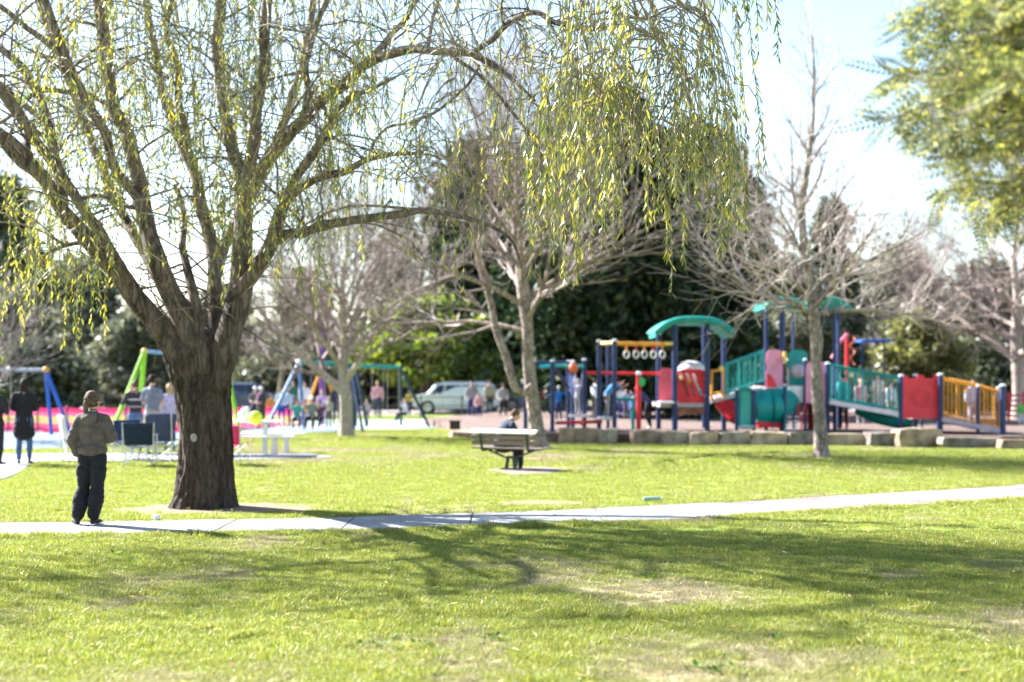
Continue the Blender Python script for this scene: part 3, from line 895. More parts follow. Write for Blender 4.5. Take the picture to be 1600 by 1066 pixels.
for a in (
 ('pine_tree', 'tallest dark pine behind the play towers', 940, 56, 88, 155, L_pine, 1, 80000, dict(clumps=320, bot=610, cs=.28, leaf=.18)),
 ('pine_tree', 'dark rounded pine behind the young bare tree', 1095, 54, 160, 118, L_pine, 2, 75000, dict(clumps=260, bot=625, cs=.30, leaf=.17)),
 ('pine_tree', 'dark pine left of the tallest pine, behind the silver car', 765, 76, 185, 145, L_pine, 3, 42000, dict(clumps=220, bot=590, cs=.28, leaf=.25)),
 ('evergreen_tree', 'low spreading tree with sunlit green leaf edge over the silver car', 672, 72, 460, 125, L_fresh, 4, 30000, dict(bot=596, clumps=110, spread=.97, cs=.2, leaf=.17)),
 ('pine_tree', 'far dark conifer showing between the young tree and the near leaves', 1300, 84, 290, 80, L_pine, 5, 26000, dict(shape='cone', clumps=120, cs=.26, leaf=.22)),
 ('evergreen_tree', 'dull green tree behind the second play tower', 1225, 64, 400, 115, L_gum, 6, 30000, dict(clumps=110, cs=.24)),
 ('evergreen_tree', 'light olive shrubby tree behind the teal ramp', 1440, 58, 478, 90, L_olive, 7, 26000, dict(clumps=90, cs=.26, leaf=.12)),
 ('evergreen_tree', 'dark green bushy tree behind the orange ramp', 1530, 68, 520, 95, L_bush, 8, 26000, dict(clumps=80, cs=.28)),
 ('evergreen_tree', 'pale olive tree between the arched roof and the second tower', 1165, 58, 500, 62, L_olive, 9, 14000, dict(clumps=60, cs=.3, leaf=.13)),
 ('evergreen_tree', 'hazy green tree under the near leaves at the right', 1400, 92, 380, 120, L_gum, 10, 30000, dict(clumps=100, cs=.26, leaf=.22)),
 ('evergreen_tree', 'tall grey green tree at the left margin', 0, 62, 255, 100, L_bush, 11, 42000, dict(shape='column', clumps=130, cs=.28)),
 ('evergreen_tree', 'very dark low tree behind the blue swing', 60, 55, 525, 80, L_bush, 12, 30000, dict(clumps=90, cs=.3)),
 ('gum_tree', 'grey green gum tree behind the lime green swing', 215, 76, 465, 78, L_gum, 13, 26000, dict(clumps=80, cs=.3)),
 ('gum_tree', 'pale gum tree behind the willow trunk', 340, 84, 430, 85, L_gum, 14, 20000, dict(clumps=70, cs=.26, leaf=.2)),
 ('evergreen_tree', 'dark brown green bush behind the far swings', 450, 78, 555, 100, L_bush, 15, 26000, dict(clumps=80, cs=.3)),
 ('evergreen_tree', 'dark bush behind the dark legged swing left of the silver car', 600, 80, 530, 100, L_bush, 16, 28000, dict(clumps=90, cs=.3)),
 ('gum_tree', 'grey gum tree above the vase shaped tree', 620, 90, 300, 75, L_gum, 17, 24000, dict(shape='cone', clumps=80, cs=.3, leaf=.22)),
 ('gum_tree', 'tall pale gum tree rising above the dark hedge at the left', 118, 100, 395, 95, L_gum, 23, 22000, dict(clumps=90, cs=.26, leaf=.26)),
 ('gum_tree', 'tall hazy gum tree above the bushy tree behind the orange ramp', 1535, 98, 395, 105, L_gum, 24, 24000, dict(clumps=90, cs=.26, leaf=.26)),
 ('gum_tree', 'thin hazy gum tree between the willow trunk and the vase shaped tree', 470, 100, 410, 75, L_gum, 25, 14000, dict(clumps=60, cs=.26, leaf=.26)),
 ('evergreen_tree', 'low green tree behind the climbing frame', 880, 82, 530, 130, L_bush, 18, 30000, dict(clumps=90, cs=.28, leaf=.2)),
 ('evergreen_tree', 'low dark tree behind the red panels', 1050, 72, 500, 100, L_bush, 19, 30000, dict(clumps=90, cs=.28, leaf=.18)),
):
    k = dict(a[9]); lf = k.pop('leaf', .16)
    leafy_tree(*a[:8], int(a[8] * .85), lf * 1.05, **k)

# far wood that closes the view
rs = np.random.RandomState(77)
n = 40000
X = rs.uniform(-95, 95, n)
hgt = np.array([6.5 + 2.4 * noise.noise(Vector((x * .07, 0, 4))) + 1.5 * noise.noise(Vector((x * .3, 0, 8))) for x in X])
P = np.stack([X, 118 + rs.uniform(-5, 6, n), hgt * rs.random_sample(n) ** .8], 1)
tl_ = link('far_wood', leaf_cloud(P, .62, L_gum, rs))
tag(tl_, 'distant low belt of trees closing off the park', 'treeline', kind='stuff')

# near tree reaching in from the right, ferny leaves
def near_tree():
    rng = random.Random(31)
    rs = np.random.RandomState(31)
    base = Vector((5.4, 7.9, 0))
    root = thing('feathery_tree', 'near feathery leaved tree reaching in at the upper right, yellow green', 'tree', base)
    T = [(Vector((0, 0, -.05)), .2), (Vector((-.05, 0, 1)), .16), (Vector((.05, 0, 2.2)), .14), (Vector((-.1, .1, 3.6)), .11), (Vector((0, 0, 5)), .07), (Vector((.1, 0, 6.4)), .02)]
    P = catmull(T, .15)
    V, F = trunk_mesh(P, 20, .04, 3, 4)
    link('trunk', npmesh('trunk', V, F, B_grey, True), root)
    tw = MB()
    LB = []
    ends = []
    for (px, py, Y) in ((1420, -60, 7.2), (1405, 40, 7.0), (1395, 120, 6.6), (1385, 190, 6.8), (1440, 130, 6.2), (1450, 230, 6.6), (1470, 300, 6.9), (1500, 60, 6.4), (1490, 180, 6.0), (1530, 250, 6.3), (1560, 120, 5.8), (1580, 300, 6.5), (1600, 200, 6.1), (1540, 0, 6.6), (1600, 60, 5.9), (1470, 10, 7.3), (1620, 350, 7.0), (1560, -80, 6.5), (1660, 260, 6.2), (1680, 100, 6.0), (1520, 330, 7.3), (1590, 380, 7.2), (1700, 380, 6.4), (1740, 200, 7), (1600, -200, 7), (1430, 20, 6.6), (1470, 110, 6.4), (1500, 250, 6.6), (1550, 60, 6.2), (1510, 20, 6), (1560, 330, 6.8), (1440, 180, 7), (1600, 120, 6.4), (1540, 140, 6.2), (1580, 20, 6.2), (1610, 280, 6.3), (1460, -200, 7.5), (1640, -20, 5.6), (1500, 130, 7.3), (1450, 80, 7.5), (1550, 190, 7.4), (1425, 215, 7.3), (1640, 150, 7.2)):
        ends.append(at(px, py, Y * 1.12) - base)
    for k in range(16):
        a = rng.uniform(-1.5, 1.8)
        ends.append(Vector((math.cos(a) * 2, math.sin(a) * 2, rng.uniform(2.6, 6))))
    for e in ends:
        s = Vector((0, 0, max(1.9, min(5.6, e.z + rng.uniform(-.2, .9)))))
        mid = s.lerp(e, .5) + Vector((0, 0, .35))
        path = [s * (1 - t) ** 2 + mid * 2 * t * (1 - t) + e * t * t for t in [i / 8 for i in range(9)]]
        tw.tube(path, [.020 * (1 - i / 9) + .002 for i in range(9)], 5)
        # fronds round the outer third
        for _ in range(120):
            t = rng.uniform(.42, 1)
            p = s * (1 - t) ** 2 + mid * 2 * t * (1 - t) + e * t * t
            d = Vector((rng.gauss(0, 1), rng.gauss(0, 1), rng.gauss(-.25, .6))).normalized()
            L = rng.uniform(.16, .34)
            q = p + d * L * .5 + Vector((rng.gauss(0, .15), rng.gauss(0, .15), rng.gauss(0, .15)))
            side = d.cross(Vector((rng.gauss(0, 1), rng.gauss(0, 1), rng.gauss(0, 1)))).normalized()
            tw.tube([p, p + d * L + Vector((0, 0, -.02))], [.0025, .001], 3, False)
            for i in range(11):
                c = p + d * L * (i + 1) / 11
                for sgn in (-1, 1):
                    LB.append((c, (side * sgn + d * .45).normalized(), .036 * math.sin(PI * (i + 2) / 13.5) + .012, d))
    tw.build('branchlets', B_grey, root, False, 'stuff')
    B_ = np.array([tuple(x[0]) for x in LB]); D = np.array([tuple(x[1]) for x in LB]); Ln = np.array([x[2] for x in LB])[:, None]; W = np.array([tuple(x[3]) for x in LB])
    V = np.stack([B_, B_ + D * Ln * .5 + W * Ln * .2, B_ + D * Ln, B_ + D * Ln * .5 - W * Ln * .2], 1).reshape(-1, 3)
    link('foliage', npmesh('foliage', V, np.arange(len(V)).reshape(-1, 4), L_near), root)['kind'] = 'stuff'
near_tree()

# ------------------------------------------------------------------ grass
def blade_mesh(name, m, n, rad, h0, h1, wd, rng, lean=.6):
    V, F = [], []
    for _ in range(n):
        a = rng.uniform(0, 2 * PI); r = rad * math.sqrt(rng.random())
        x, y = r * math.cos(a), r * math.sin(a)
        h = rng.uniform(h0, h1)
        b = rng.uniform(0, 2 * PI)
        dx, dy = math.cos(b), math.sin(b)
        l = rng.uniform(.1, lean) * h
        c = rng.uniform(0, 2 * PI)
        wx, wy = math.cos(c) * wd / 2, math.sin(c) * wd / 2
        k = len(V)
        V += [(x - wx, y - wy, 0), (x + wx, y + wy, 0), (x + dx * l * .4 + wx * .8, y + dy * l * .4 + wy * .8, h * .6), (x + dx * l * .4 - wx * .8, y + dy * l * .4 - wy * .8, h * .6), (x + dx * l, y + dy * l, h)]
        F += [(k, k + 1, k + 2, k + 3), (k + 3, k + 2, k + 4)]
    me = bpy.data.meshes.new(name)
    me.from_pydata(V, [], F)
    me.materials.append(m)
    return me

def grassmat():
    m = bpy.data.materials.new('grass_blade')
    m.use_nodes = True
    N, L = m.node_tree.nodes, m.node_tree.links
    N.clear()
    g = N.new('ShaderNodeNewGeometry')
    a = N.new('ShaderNodeAttribute'); a.attribute_type = 'INSTANCER'; a.attribute_name = 'dry'
    gr = ramp(N, L, g.outputs['Random Per Island'], [(0, (.11, .17, .02)), (.5, (.28, .325, .042)), (.85, (.43, .425, .07)), (1, (.52, .47, .15))])
    dr = ramp(N, L, g.outputs['Random Per Island'], [(0, (.21, .16, .10)), (.45, (.36, .29, .20)), (.75, (.41, .34, .25)), (.76, (.22, .28, .05)), (1, (.30, .35, .05))])
    mx = N.new('ShaderNodeMixRGB')
    L.new(a.outputs['Fac'], mx.inputs[0]); L.new(gr, mx.inputs[1]); L.new(dr, mx.inputs[2])
    d = N.new('ShaderNodeBsdfDiffuse'); t = N.new('ShaderNodeBsdfTranslucent')
    L.new(mx.outputs[0], d.inputs[0]); L.new(mx.outputs[0], t.inputs[0])
    ms = N.new('ShaderNodeMixShader'); ms.inputs[0].default_value = .45
    L.new(d.outputs[0], ms.inputs[1]); L.new(t.outputs[0], ms.inputs[2])
    gl = N.new('ShaderNodeBsdfGlossy'); gl.inputs['Roughness'].default_value = .45
    m2 = N.new('ShaderNodeMixShader'); m2.inputs[0].default_value = .05
    L.new(ms.outputs[0], m2.inputs[1]); L.new(gl.outputs[0], m2.inputs[2])
    o = N.new('ShaderNodeOutputMaterial'); L.new(m2.outputs[0], o.inputs[0])
    return m
M_grass = grassmat()

def scatter(name, label, pts, attrs, meshes):
    """points carrying scale, turn, variant and dryness; geometry nodes set a tuft on each"""
    me = bpy.data.meshes.new(name)
    me.vertices.add(len(pts))
    me.vertices.foreach_set('co', np.array(pts, dtype=np.float32).ravel())
    for k, key in enumerate(('size', 'turn', 'dry')):
        a = me.attributes.new(key, 'FLOAT', 'POINT')
        a.data.foreach_set('value', np.array([q[k] for q in attrs], dtype=np.float32))
    a = me.attributes.new('variant', 'INT', 'POINT')
    a.data.foreach_set('value', np.array([int(q[3]) for q in attrs], dtype=np.int32))
    for m in meshes[0].materials: me.materials.append(m)
    o = link(name, me)
    src = bpy.data.collections.new('tuft_source')
    for i, m in enumerate(meshes):
        src.objects.link(bpy.data.objects.new('tuft', m))
    ng = bpy.data.node_groups.new('scatter', 'GeometryNodeTree')
    ng.interface.new_socket('Geometry', in_out='INPUT', socket_type='NodeSocketGeometry')
    ng.interface.new_socket('Geometry', in_out='OUTPUT', socket_type='NodeSocketGeometry')
    N, L = ng.nodes, ng.links
    gi, go = N.new('NodeGroupInput'), N.new('NodeGroupOutput')
    ci = N.new('GeometryNodeCollectionInfo')
    ci.inputs['Collection'].default_value = src
    ci.inputs['Separate Children'].default_value = True
    ip = N.new('GeometryNodeInstanceOnPoints')
    ip.inputs['Pick Instance'].default_value = True
    def nattr(nm, ty):
        x = N.new('GeometryNodeInputNamedAttribute'); x.data_type = ty; x.inputs['Name'].default_value = nm
        return x.outputs['Attribute']
    cb = N.new('ShaderNodeCombineXYZ')
    L.new(nattr('turn', 'FLOAT'), cb.inputs[2])
    L.new(gi.outputs[0], ip.inputs['Points'])
    L.new(ci.outputs[0], ip.inputs['Instance'])
    L.new(nattr('variant', 'INT'), ip.inputs['Instance Index'])
    L.new(nattr('size', 'FLOAT'), ip.inputs['Scale'])
    er = N.new('FunctionNodeEulerToRotation')
    L.new(cb.outputs[0], er.inputs[0])
    L.new(er.outputs[0], ip.inputs['Rotation'])
    L.new(ip.outputs[0], go.inputs[0])
    md = o.modifiers.new('scatter', 'NODES'); md.node_group = ng
    tag(o, label, 'grass', kind='stuff')
    return o

def grass():
    rng = random.Random(3)
    near = [blade_mesh('tuft', M_grass, 110, .12, .012, .040, .0042, rng, 1.4) for _ in range(4)] + [blade_mesh('tuft', M_grass, 60, .07, .022, .065, .005, rng, 1.1) for _ in range(2)]
    pts, at_ = [], []
    def ok(x, y):
        if on_path(x, y, .03): return False
        if poly_in(x, y, SIDE) or poly_in(x, y, SOFT) or poly_in(x, y, BED) or poly_in(x, y, PAD): return False
        return True
    def zg(x, y): return .035 * noise.noise(Vector((x * .6, y * .6, 1))) * min(1, (15 - y)) if y < 15 else 0
    y = 6.6
    def put(x, y, keep=1.0, tall=0):
        dw = dirt_w(x, y)
        if rng.random() < dw * 1.2: return
        d = dry_w(x, y)
        if rng.random() < d * .45: return
        cl = noise.noise(Vector((x * 3.1, y * 3.1, 11)))
        v = rng.randrange(4) if (cl < .12 or rng.random() < .5) else 4 + rng.randrange(2)
        sz = rng.uniform(.7, 1.15) * (1 - .35 * d) * (1 + .35 * max(0, cl)) * (1 + tall)
        pts.append((x, y, zg(x, y) - .003)); at_.append((sz, rng.uniform(0, 6.28), min(1, d * 1.25 + rng.uniform(-.15, .12)), v))
    n = 0
    for _ in range(23000):
        y = 6.6 + 9.6 * rng.random() ** 1.0
        hw = .40 * y + 1.6
        x = rng.uniform(-hw, hw)
        if ok(x, y): put(x, y)
    for _ in range(13000):                        # beyond the path
        y = 16.5 + 9.5 * rng.random()
        hw = .40 * y + 1.6
        x = rng.uniform(-hw, hw)
        if ok(x, y): put(x, y)
    for _ in range(3000):                         # longer growth along the path edges
        x = rng.uniform(-9, 12)
        y = lerp_tab(PATH_NEAR, x) - abs(rng.gauss(0, .10)) - .0 if rng.random() < .65 else lerp_tab(PATH_FAR, x) + abs(rng.gauss(0, .10))
        put(x, y, tall=rng.uniform(.1, .6))
    scatter('lawn_grass', 'short lawn grass with dry patches on both sides of the footpath', pts, at_, near)
    far = [blade_mesh('tuft', M_grass, 130, .30, .02, .05, .011, rng, 1.3) for _ in range(4)]
    pts, at_ = [], []
    for _ in range(15000):
        y = 25.5 + 22 * rng.random()
        hw = .40 * y + 2
        x = rng.uniform(-hw, hw)
        if ok(x, y):
            d = dry_w(x, y)
            if rng.random() < d * .6: continue
            pts.append((x, y, -.003)); at_.append((rng.uniform(.7, 1.1), rng.uniform(0, 6.28), min(1, d * 1.2), rng.randrange(4)))
    scatter('far_grass', 'sunlit grass around the bench and up to the playground stones', pts, at_, far)
    # broad leaved weeds
    M_weed = leafmat('weed_leaf', [(0, (.06, .11, .02)), (1, (.20, .28, .05))], .35, .6, .02)
    V, F = [], []
    wd_spots = [(565, 1010), (600, 1000), (660, 1010), (770, 1000), (1120, 1050), (1150, 1046), (1490, 1050), (1210, 1000), (180, 870), (205, 880), (1430, 800), (1460, 795), (1490, 793), (1410, 803), (1520, 798), (590, 1012), (1090, 1045), (1480, 1040), (780, 998), (1590, 1056), (300, 955), (880, 940), (1020, 905), (1330, 985)]
    for (px, py) in wd_spots:
        c = gd(px, py)
        for j in range(rng.randrange(12, 22)):
            a = rng.uniform(0, 2 * PI); L = rng.uniform(.025, .06); r = rng.uniform(0, .09)
            p = Vector((c.x + r * math.cos(a), c.y + r * math.sin(a), zg(c.x, c.y) + .01))
            d = Vector((math.cos(a), math.sin(a), rng.uniform(.3, 1.0))).normalized(); s = Vector((-math.sin(a), math.cos(a), 0)) * L * .28
            k = len(V)
            V += [tuple(p), tuple(p + d * L * .5 + s), tuple(p + d * L), tuple(p + d * L * .5 - s)]
            F.append((k, k + 1, k + 2, k + 3))
    o = link('weeds', npmesh('weeds', V, F, M_weed)); tag(o, 'low broad leaved weeds dotted through the foreground lawn', 'weeds', kind='stuff')
    # fallen leaves
    V, F = [], []
    for _ in range(2200):
        y = rng.uniform(7.5, 24); x = rng.uniform(-.4 * y - 1, .4 * y + 1)
        z = zg(x, y) + (.03 if on_path(x, y) else rng.uniform(.012, .05))
        a = rng.uniform(0, 2 * PI); L = rng.uniform(.03, .055)
        p = Vector((x, y, z)); d = Vector((math.cos(a), math.sin(a), rng.uniform(-.2, .3))); s = Vector((-math.sin(a), math.cos(a), rng.uniform(-.3, .3))) * L * .2
        k = len(V)
        V += [tuple(p - d * L), tuple(p + s), tuple(p + d * L), tuple(p - s)]
        F.append((k, k + 1, k + 2, k + 3))
    o = link('fallen_leaves', npmesh('fallen_leaves', V, F, leafmat('dead_leaf', [(0, (.20, .13, .05)), (.6, (.42, .30, .10)), (1, (.6, .5, .25))], .2)))
    tag(o, 'small fallen leaves scattered on the lawn and path', 'leaves', kind='stuff')
grass()

#PART2
# ------------------------------------------------------------------ people
SKIN = mat('skin', (.56, .33, .24), .55, .06, 20)
SKIN2 = mat('dark_skin', (.26, .15, .10), .55, .06, 20)
M_eye = flat((.02, .015, .012), .3)
M_lip = flat((.42, .16, .14), .5)
HAIRS = {'blond2': (.125, .082, .056), 'brown': (.11, .06, .035), 'dark': (.025, .018, .014), 'blond': (.42, .30, .15), 'grey': (.55, .52, .48)}

def stub(pts, seg=.03, n=14):
    """closed chain of elliptical rings (x, y, z, rx, ry) as verts and faces, domed ends"""
    P = []
    for (a, b) in zip(pts, pts[1:]):
        L = (Vector(a[:3]) - Vector(b[:3])).length
        k = max(1, int(L / seg))
        for j in range(k): P.append(tuple(a[i] + (b[i] - a[i]) * j / k for i in range(5)))
    P.append(pts[-1])
    # domes
    def dome(p, q):
        d = (Vector(p[:3]) - Vector(q[:3])).normalized()
        r = min(p[3], p[4])
        out = []
        for f, s in ((.5, .85), (.85, .5), (1.0, .08)):
            c = Vector(p[:3]) + d * r * f * .7
            out.append((c.x, c.y, c.z, p[3] * s, p[4] * s))
        return out
    P = dome(P[0], P[1])[::-1] + P + dome(P[-1], P[-2])
    V, F = [], []
    m = len(P)
    for i, p in enumerate(P):
        a, b = Vector(P[max(0, i - 1)][:3]), Vector(P[min(m - 1, i + 1)][:3])
        d = (b - a).normalized()
        ref = Vector((1, 0, 0)) if abs(d.x) < .8 else Vector((0, 0, 1))
        u = (ref - d * ref.dot(d)).normalized()
        v = d.cross(u)
        for k in range(n):
            t = 2 * PI * k / n
            V.append(Vector(p[:3]) + u * math.cos(t) * p[3] + v * math.sin(t) * p[4])
    for i in range(m - 1):
        for k in range(n):
            k2 = (k + 1) % n
            F.append((i * n + k, i * n + k2, (i + 1) * n + k2, (i + 1) * n + k))
    F.append(tuple(range(n - 1, -1, -1)))
    F.append(tuple((m - 1) * n + k for k in range(n)))
    return V, F

WORK = bpy.data.scenes.new('workbench')       # a scratch scene in which bodies are melted together, removed at the end
def fuse(parts, voxel, mats, smooth_it=3):
    """parts: (region, V, F); melts them into one continuous surface, each face takes the nearest region's material"""
    V, F, reg = [], [], []
    for r, v, f in parts:
        b = len(V)
        V += v; reg += [r] * len(v)
        F += [tuple(b + i for i in x) for x in f]
    me = bpy.data.meshes.new('body')
    me.from_pydata([tuple(x) for x in V], [], F)
    o = bpy.data.objects.new('body', me)
    WORK.collection.objects.link(o)
    md = o.modifiers.new('r', 'REMESH'); md.mode = 'VOXEL'; md.voxel_size = voxel
    if smooth_it:
        s = o.modifiers.new('s', 'SMOOTH'); s.iterations = smooth_it; s.factor = .5
    WORK.view_layers[0].update()
    dg = WORK.view_layers[0].depsgraph
    new = bpy.data.meshes.new_from_object(o.evaluated_get(dg))
    bpy.data.objects.remove(o)
    kd = kdtree.KDTree(len(V))
    for i, v in enumerate(V): kd.insert(v, i)
    kd.balance()
    names = list(mats)
    new.materials.clear()
    for k in names: new.materials.append(mats[k])
    idx = [names.index(reg[kd.find(p.center)[1]]) for p in new.polygons]
    if voxel < .024:
        soft = set()
        for p, k in zip(new.polygons, idx):
            if names[k] in ('top', 'legs', 'skirt') or (names[k] == 'h' and voxel > .0115): soft.update(p.vertices)
        cs_ = {i: (new.vertices[i].co.copy(), new.vertices[i].normal.copy()) for i in soft}
        for i, (q, nn) in cs_.items():
                f = 1 - abs(noise.noise(Vector((q.x * 9, q.y * 9, q.z * 15 + 5)))) * 3
                g = noise.noise(Vector((q.x * 4, q.y * 4, q.z * 5 + 11)))
                new.vertices[i].co = q + nn * (.006 * f + .010 * g)
    new.polygons.foreach_set('material_index', idx)
    new.polygons.foreach_set('use_smooth', [True] * len(idx))
    new.name = 'body'
    return new

STAND = dict(pel=(0, 0, .95), wai=(0, .0, 1.10), che=(0, .0, 1.28), shc=(0, -.01, 1.42), nb=(0, -.005, 1.50), hd=(0, .025, 1.64),
             shL=(-.185, -.01, 1.41), elL=(-.235, -.03, 1.13), wrL=(-.23, .05, .90), shR=(.185, -.01, 1.41), elR=(.235, -.03, 1.13), wrR=(.23, .05, .90),
             hipL=(-.09, 0, .92), knL=(-.10, .02, .50), anL=(-.105, -.02, .09), hipR=(.09, 0, .92), knR=(.10, .02, .50), anR=(.105, -.02, .09), toL=(-.13, .15, .035), toR=(.13, .15, .035))
POSES = {
 'stand': {},
 'walk': dict(knL=(-.1, .16, .52), anL=(-.1, .20, .10), toL=(-.11, .37, .06), knR=(.1, -.05, .50), anR=(.1, -.24, .16), toR=(.1, -.12, .04), elL=(-.25, -.12, 1.15), wrL=(-.22, -.06, .92), elR=(.25, .03, 1.14), wrR=(.2, .2, .98)),
 'front': dict(elL=(-.25, .02, 1.15), wrL=(-.10, .22, 1.08), elR=(.25, .02, 1.15), wrR=(.10, .22, 1.10)),
 'face': dict(elL=(-.28, .12, 1.20), wrL=(-.10, .20, 1.50), elR=(.25, .05, 1.15), wrR=(.12, .22, 1.12)),
 'up': dict(shL=(-.19, 0, 1.45), shR=(.19, 0, 1.45), elL=(-.22, .04, 1.74), wrL=(-.20, .08, 1.98), elR=(.22, .04, 1.74), wrR=(.20, .08, 1.98)),
 'wide': dict(elL=(-.42, .03, 1.32), wrL=(-.60, .12, 1.22), elR=(.42, .03, 1.32), wrR=(.60, .12, 1.22)),
 'lean': dict(wai=(0, .08, 1.08), che=(0, .2, 1.22), shc=(0, .30, 1.32), nb=(0, .36, 1.38), hd=(0, .46, 1.47), shL=(-.18, .30, 1.32), shR=(.18, .30, 1.32), elL=(-.22, .50, 1.22), wrL=(-.18, .66, 1.38), elR=(.22, .50, 1.22), wrR=(.18, .68, 1.30), knL=(-.1, .1, .52), anL=(-.1, -.12, .1), toL=(-.11, .05, .04)),
 'sit': dict(pel=(0, 0, .50), wai=(0, .0, .64), che=(0, .03, .82), shc=(0, .04, .96), nb=(0, .05, 1.03), hd=(0, .08, 1.17), hipL=(-.09, .02, .49), hipR=(.09, .02, .49), knL=(-.13, .42, .52), knR=(.13, .42, .52), anL=(-.12, .40, .09), anR=(.12, .40, .09), toL=(-.13, .56, .04), toR=(.13, .56, .04), shL=(-.185, .04, .95), shR=(.185, .04, .95), elL=(-.25, .08, .72), wrL=(-.15, .30, .62), elR=(.25, .08, .72), wrR=(.15, .30, .62)),
 'hunch': dict(pel=(0, 0, .50), wai=(0, .03, .64), che=(0, .10, .80), shc=(0, .20, .94), nb=(0, .27, 1.0), hd=(0, .37, 1.10), hipL=(-.09, .02, .49), hipR=(.09, .02, .49), knL=(-.10, .43, .50), knR=(.10, .43, .50), anL=(-.09, .40, .09), anR=(.09, .42, .09), toL=(-.11, .56, .04), toR=(.13, .58, .04), shL=(-.18, .2, .92), shR=(.18, .2, .92), elL=(-.22, .34, .68), wrL=(-.08, .50, .60), elR=(.22, .34, .68), wrR=(.08, .50, .60)),
}
POSES['swing'] = dict(POSES['sit'], elL=(-.26, .12, .86), wrL=(-.24, .14, 1.12), elR=(.26, .12, .86), wrR=(.24, .14, 1.12), anL=(-.12, .56, .16), anR=(.12, .56, .16), toL=(-.13, .70, .16), toR=(.13, .70, .16))

def person(label, loc, H, rz, top, legs, hair='dark', pose='stand', shoes=(.05, .05, .05), voxel=.022, sleeve=1, hat=None, ponytail=False, coat=0, skirt=None, skin=SKIN, slim=1, baggy=1.0, shorts=False, longhair=False, detail=False, face=True, turn=0, hs=1, trim=None, group=None):
    J = dict(STAND); J.update(POSES[pose])
    J = {k: Vector(v) for k, v in J.items()}
    root = thing('person', label, 'person', loc, rz, group)
    P = []
    def add(reg, pts, seg=.03, n=14, k=1):
        v, f = stub([tuple(p) + (r[0] * k, r[1] * k) for p, r in pts], seg, n)
        P.append((reg, v, f))
    k = slim
    # torso
    add('top', [(J['pel'] + Vector((0, 0, .03 if pose not in ('sit', 'hunch', 'swing') else .06)), (.155 * k, .115)), (J['wai'], (.145 * k, .105)), (J['che'], (.170 * k, .118)), (J['shc'], (.150 * k, .088)), (J['nb'], (.062, .058))])
    for s in 'LR':
        add('top', [(J['shc'].lerp(J['sh' + s], .4), (.075, .075)), (J['sh' + s], (.066, .066))])
        e, w_ = J['el' + s], J['wr' + s]
        if sleeve > .6:
            add('top', [(J['sh' + s], (.064, .066)), (e, (.052 * baggy, .052 * baggy)), (e.lerp(w_, .9), (.042 * baggy, .042 * baggy))])
            add('skin', [(e.lerp(w_, .8), (.026, .026)), (w_, (.025, .027))])
        else:
            m_ = J['sh' + s].lerp(e, .75)
            add('top', [(J['sh' + s], (.066, .068)), (m_, (.062, .062))])
            add('skin', [(m_, (.044, .044)), (e, (.038, .038)), (w_, (.025, .027))])
        d = (w_ - e).normalized()
        side = Vector((0, 1, 0)) if abs(d.y) < .7 else Vector((0, 0, 1))
        side = (side - d * side.dot(d)).normalized()
        pl = w_ + d * .045
        add('skin', [(w_, (.027, .027)), (w_ + d * .06, (.036, .020) if abs(d.z) > .7 else (.03, .025)), (w_ + d * .085, (.034, .018))], .02, 10)
        nrm = d.cross(side)
        for q in range(4 if detail else 0):
            o_ = side * (.030 - .019 * q)
            l = (.062, .075, .07, .052)[q]
            a0 = w_ + d * .075 + o_
            add('skin', [(a0, (.010, .010)), (a0 + d * l * .5 + nrm * .004, (.0095, .0095)), (a0 + d * l + nrm * .018, (.008, .008))], .012, 8)
        if detail:
            add('skin', [(w_ + d * .02 + side * .02, (.013, .013)), (w_ + d * .06 + side * .05, (.011, .011)), (w_ + d * .085 + side * .05, (.009, .009))], .012, 8)
        else:
            add('skin', [(w_ + d * .08, (.030, .016)), (w_ + d * .15 + nrm * .02, (.024, .012))], .02, 8)
            add('skin', [(w_ + d * .03 + side * .02, (.013, .013)), (w_ + d * .08 + side * .045, (.011, .011))], .015, 8)
        # legs
        h, kn, an, to = J['hip' + s], J['kn' + s], J['an' + s], J['to' + s]
        b = baggy
        if shorts:
            add('legs', [(h, (.098, .10)), (h.lerp(kn, .8), (.078, .078))])
            add('skin', [(h.lerp(kn, .7), (.058, .058)), (kn, (.052, .054)), (kn.lerp(an, .35), (.052, .056)), (an, (.034, .036))])
        else:
            add('legs', [(h, (.098, .104)), (h.lerp(kn, .5), (.084 * b, .086 * b)), (kn, (.062 * b, .066 * b)), (kn.lerp(an, .4), (.058 * b * b, .062 * b * b)), (an + (kn - an) * .06, (.046 * b * b, .052 * b * b))])
        hz = to - an; hz.z = 0; hz = hz.normalized()
        heel = Vector((an.x, an.y, an.z - .045)) - hz * .03
        add('shoes', [(heel, (.036, .040)), (heel.lerp(to, .5), (.040, .036)), (to, (.040, .028))])
    add('legs', [(J['hipL'], (.095, .105)), (J['hipR'], (.095, .105))])
    if coat:
        c = J['pel']
        add('top', [(J['wai'], (.165, .13)), (c, (.19, .15)), (Vector((0, 0, coat)), (.22, .18))])
    if skirt:
        add('skirt', [(J['pel'] + Vector((0, 0, .08)), (.15, .12)), (Vector((0, 0, .58)), (.24, .2))])
    # head
    hd, nb = J['hd'], J['nb']
    ax = (hd - nb).normalized()
    add('skin', [(nb - ax * .03, (.056, .058)), (nb + ax * .07, (.050, .054))])
    q = Matrix.Rotation(turn, 3, 'Z')
    fw = q @ Vector((0, 1, 0)); rt = q @ Vector((1, 0, 0)); upv = Vector((0, 0, 1))
    if pose in ('hunch', 'lean'): fw = (q @ Vector((0, .9, -.45))).normalized(); upv = rt.cross(fw)
    def hp(x, y, z): return hd + (rt * x + fw * y + upv * z) * hs
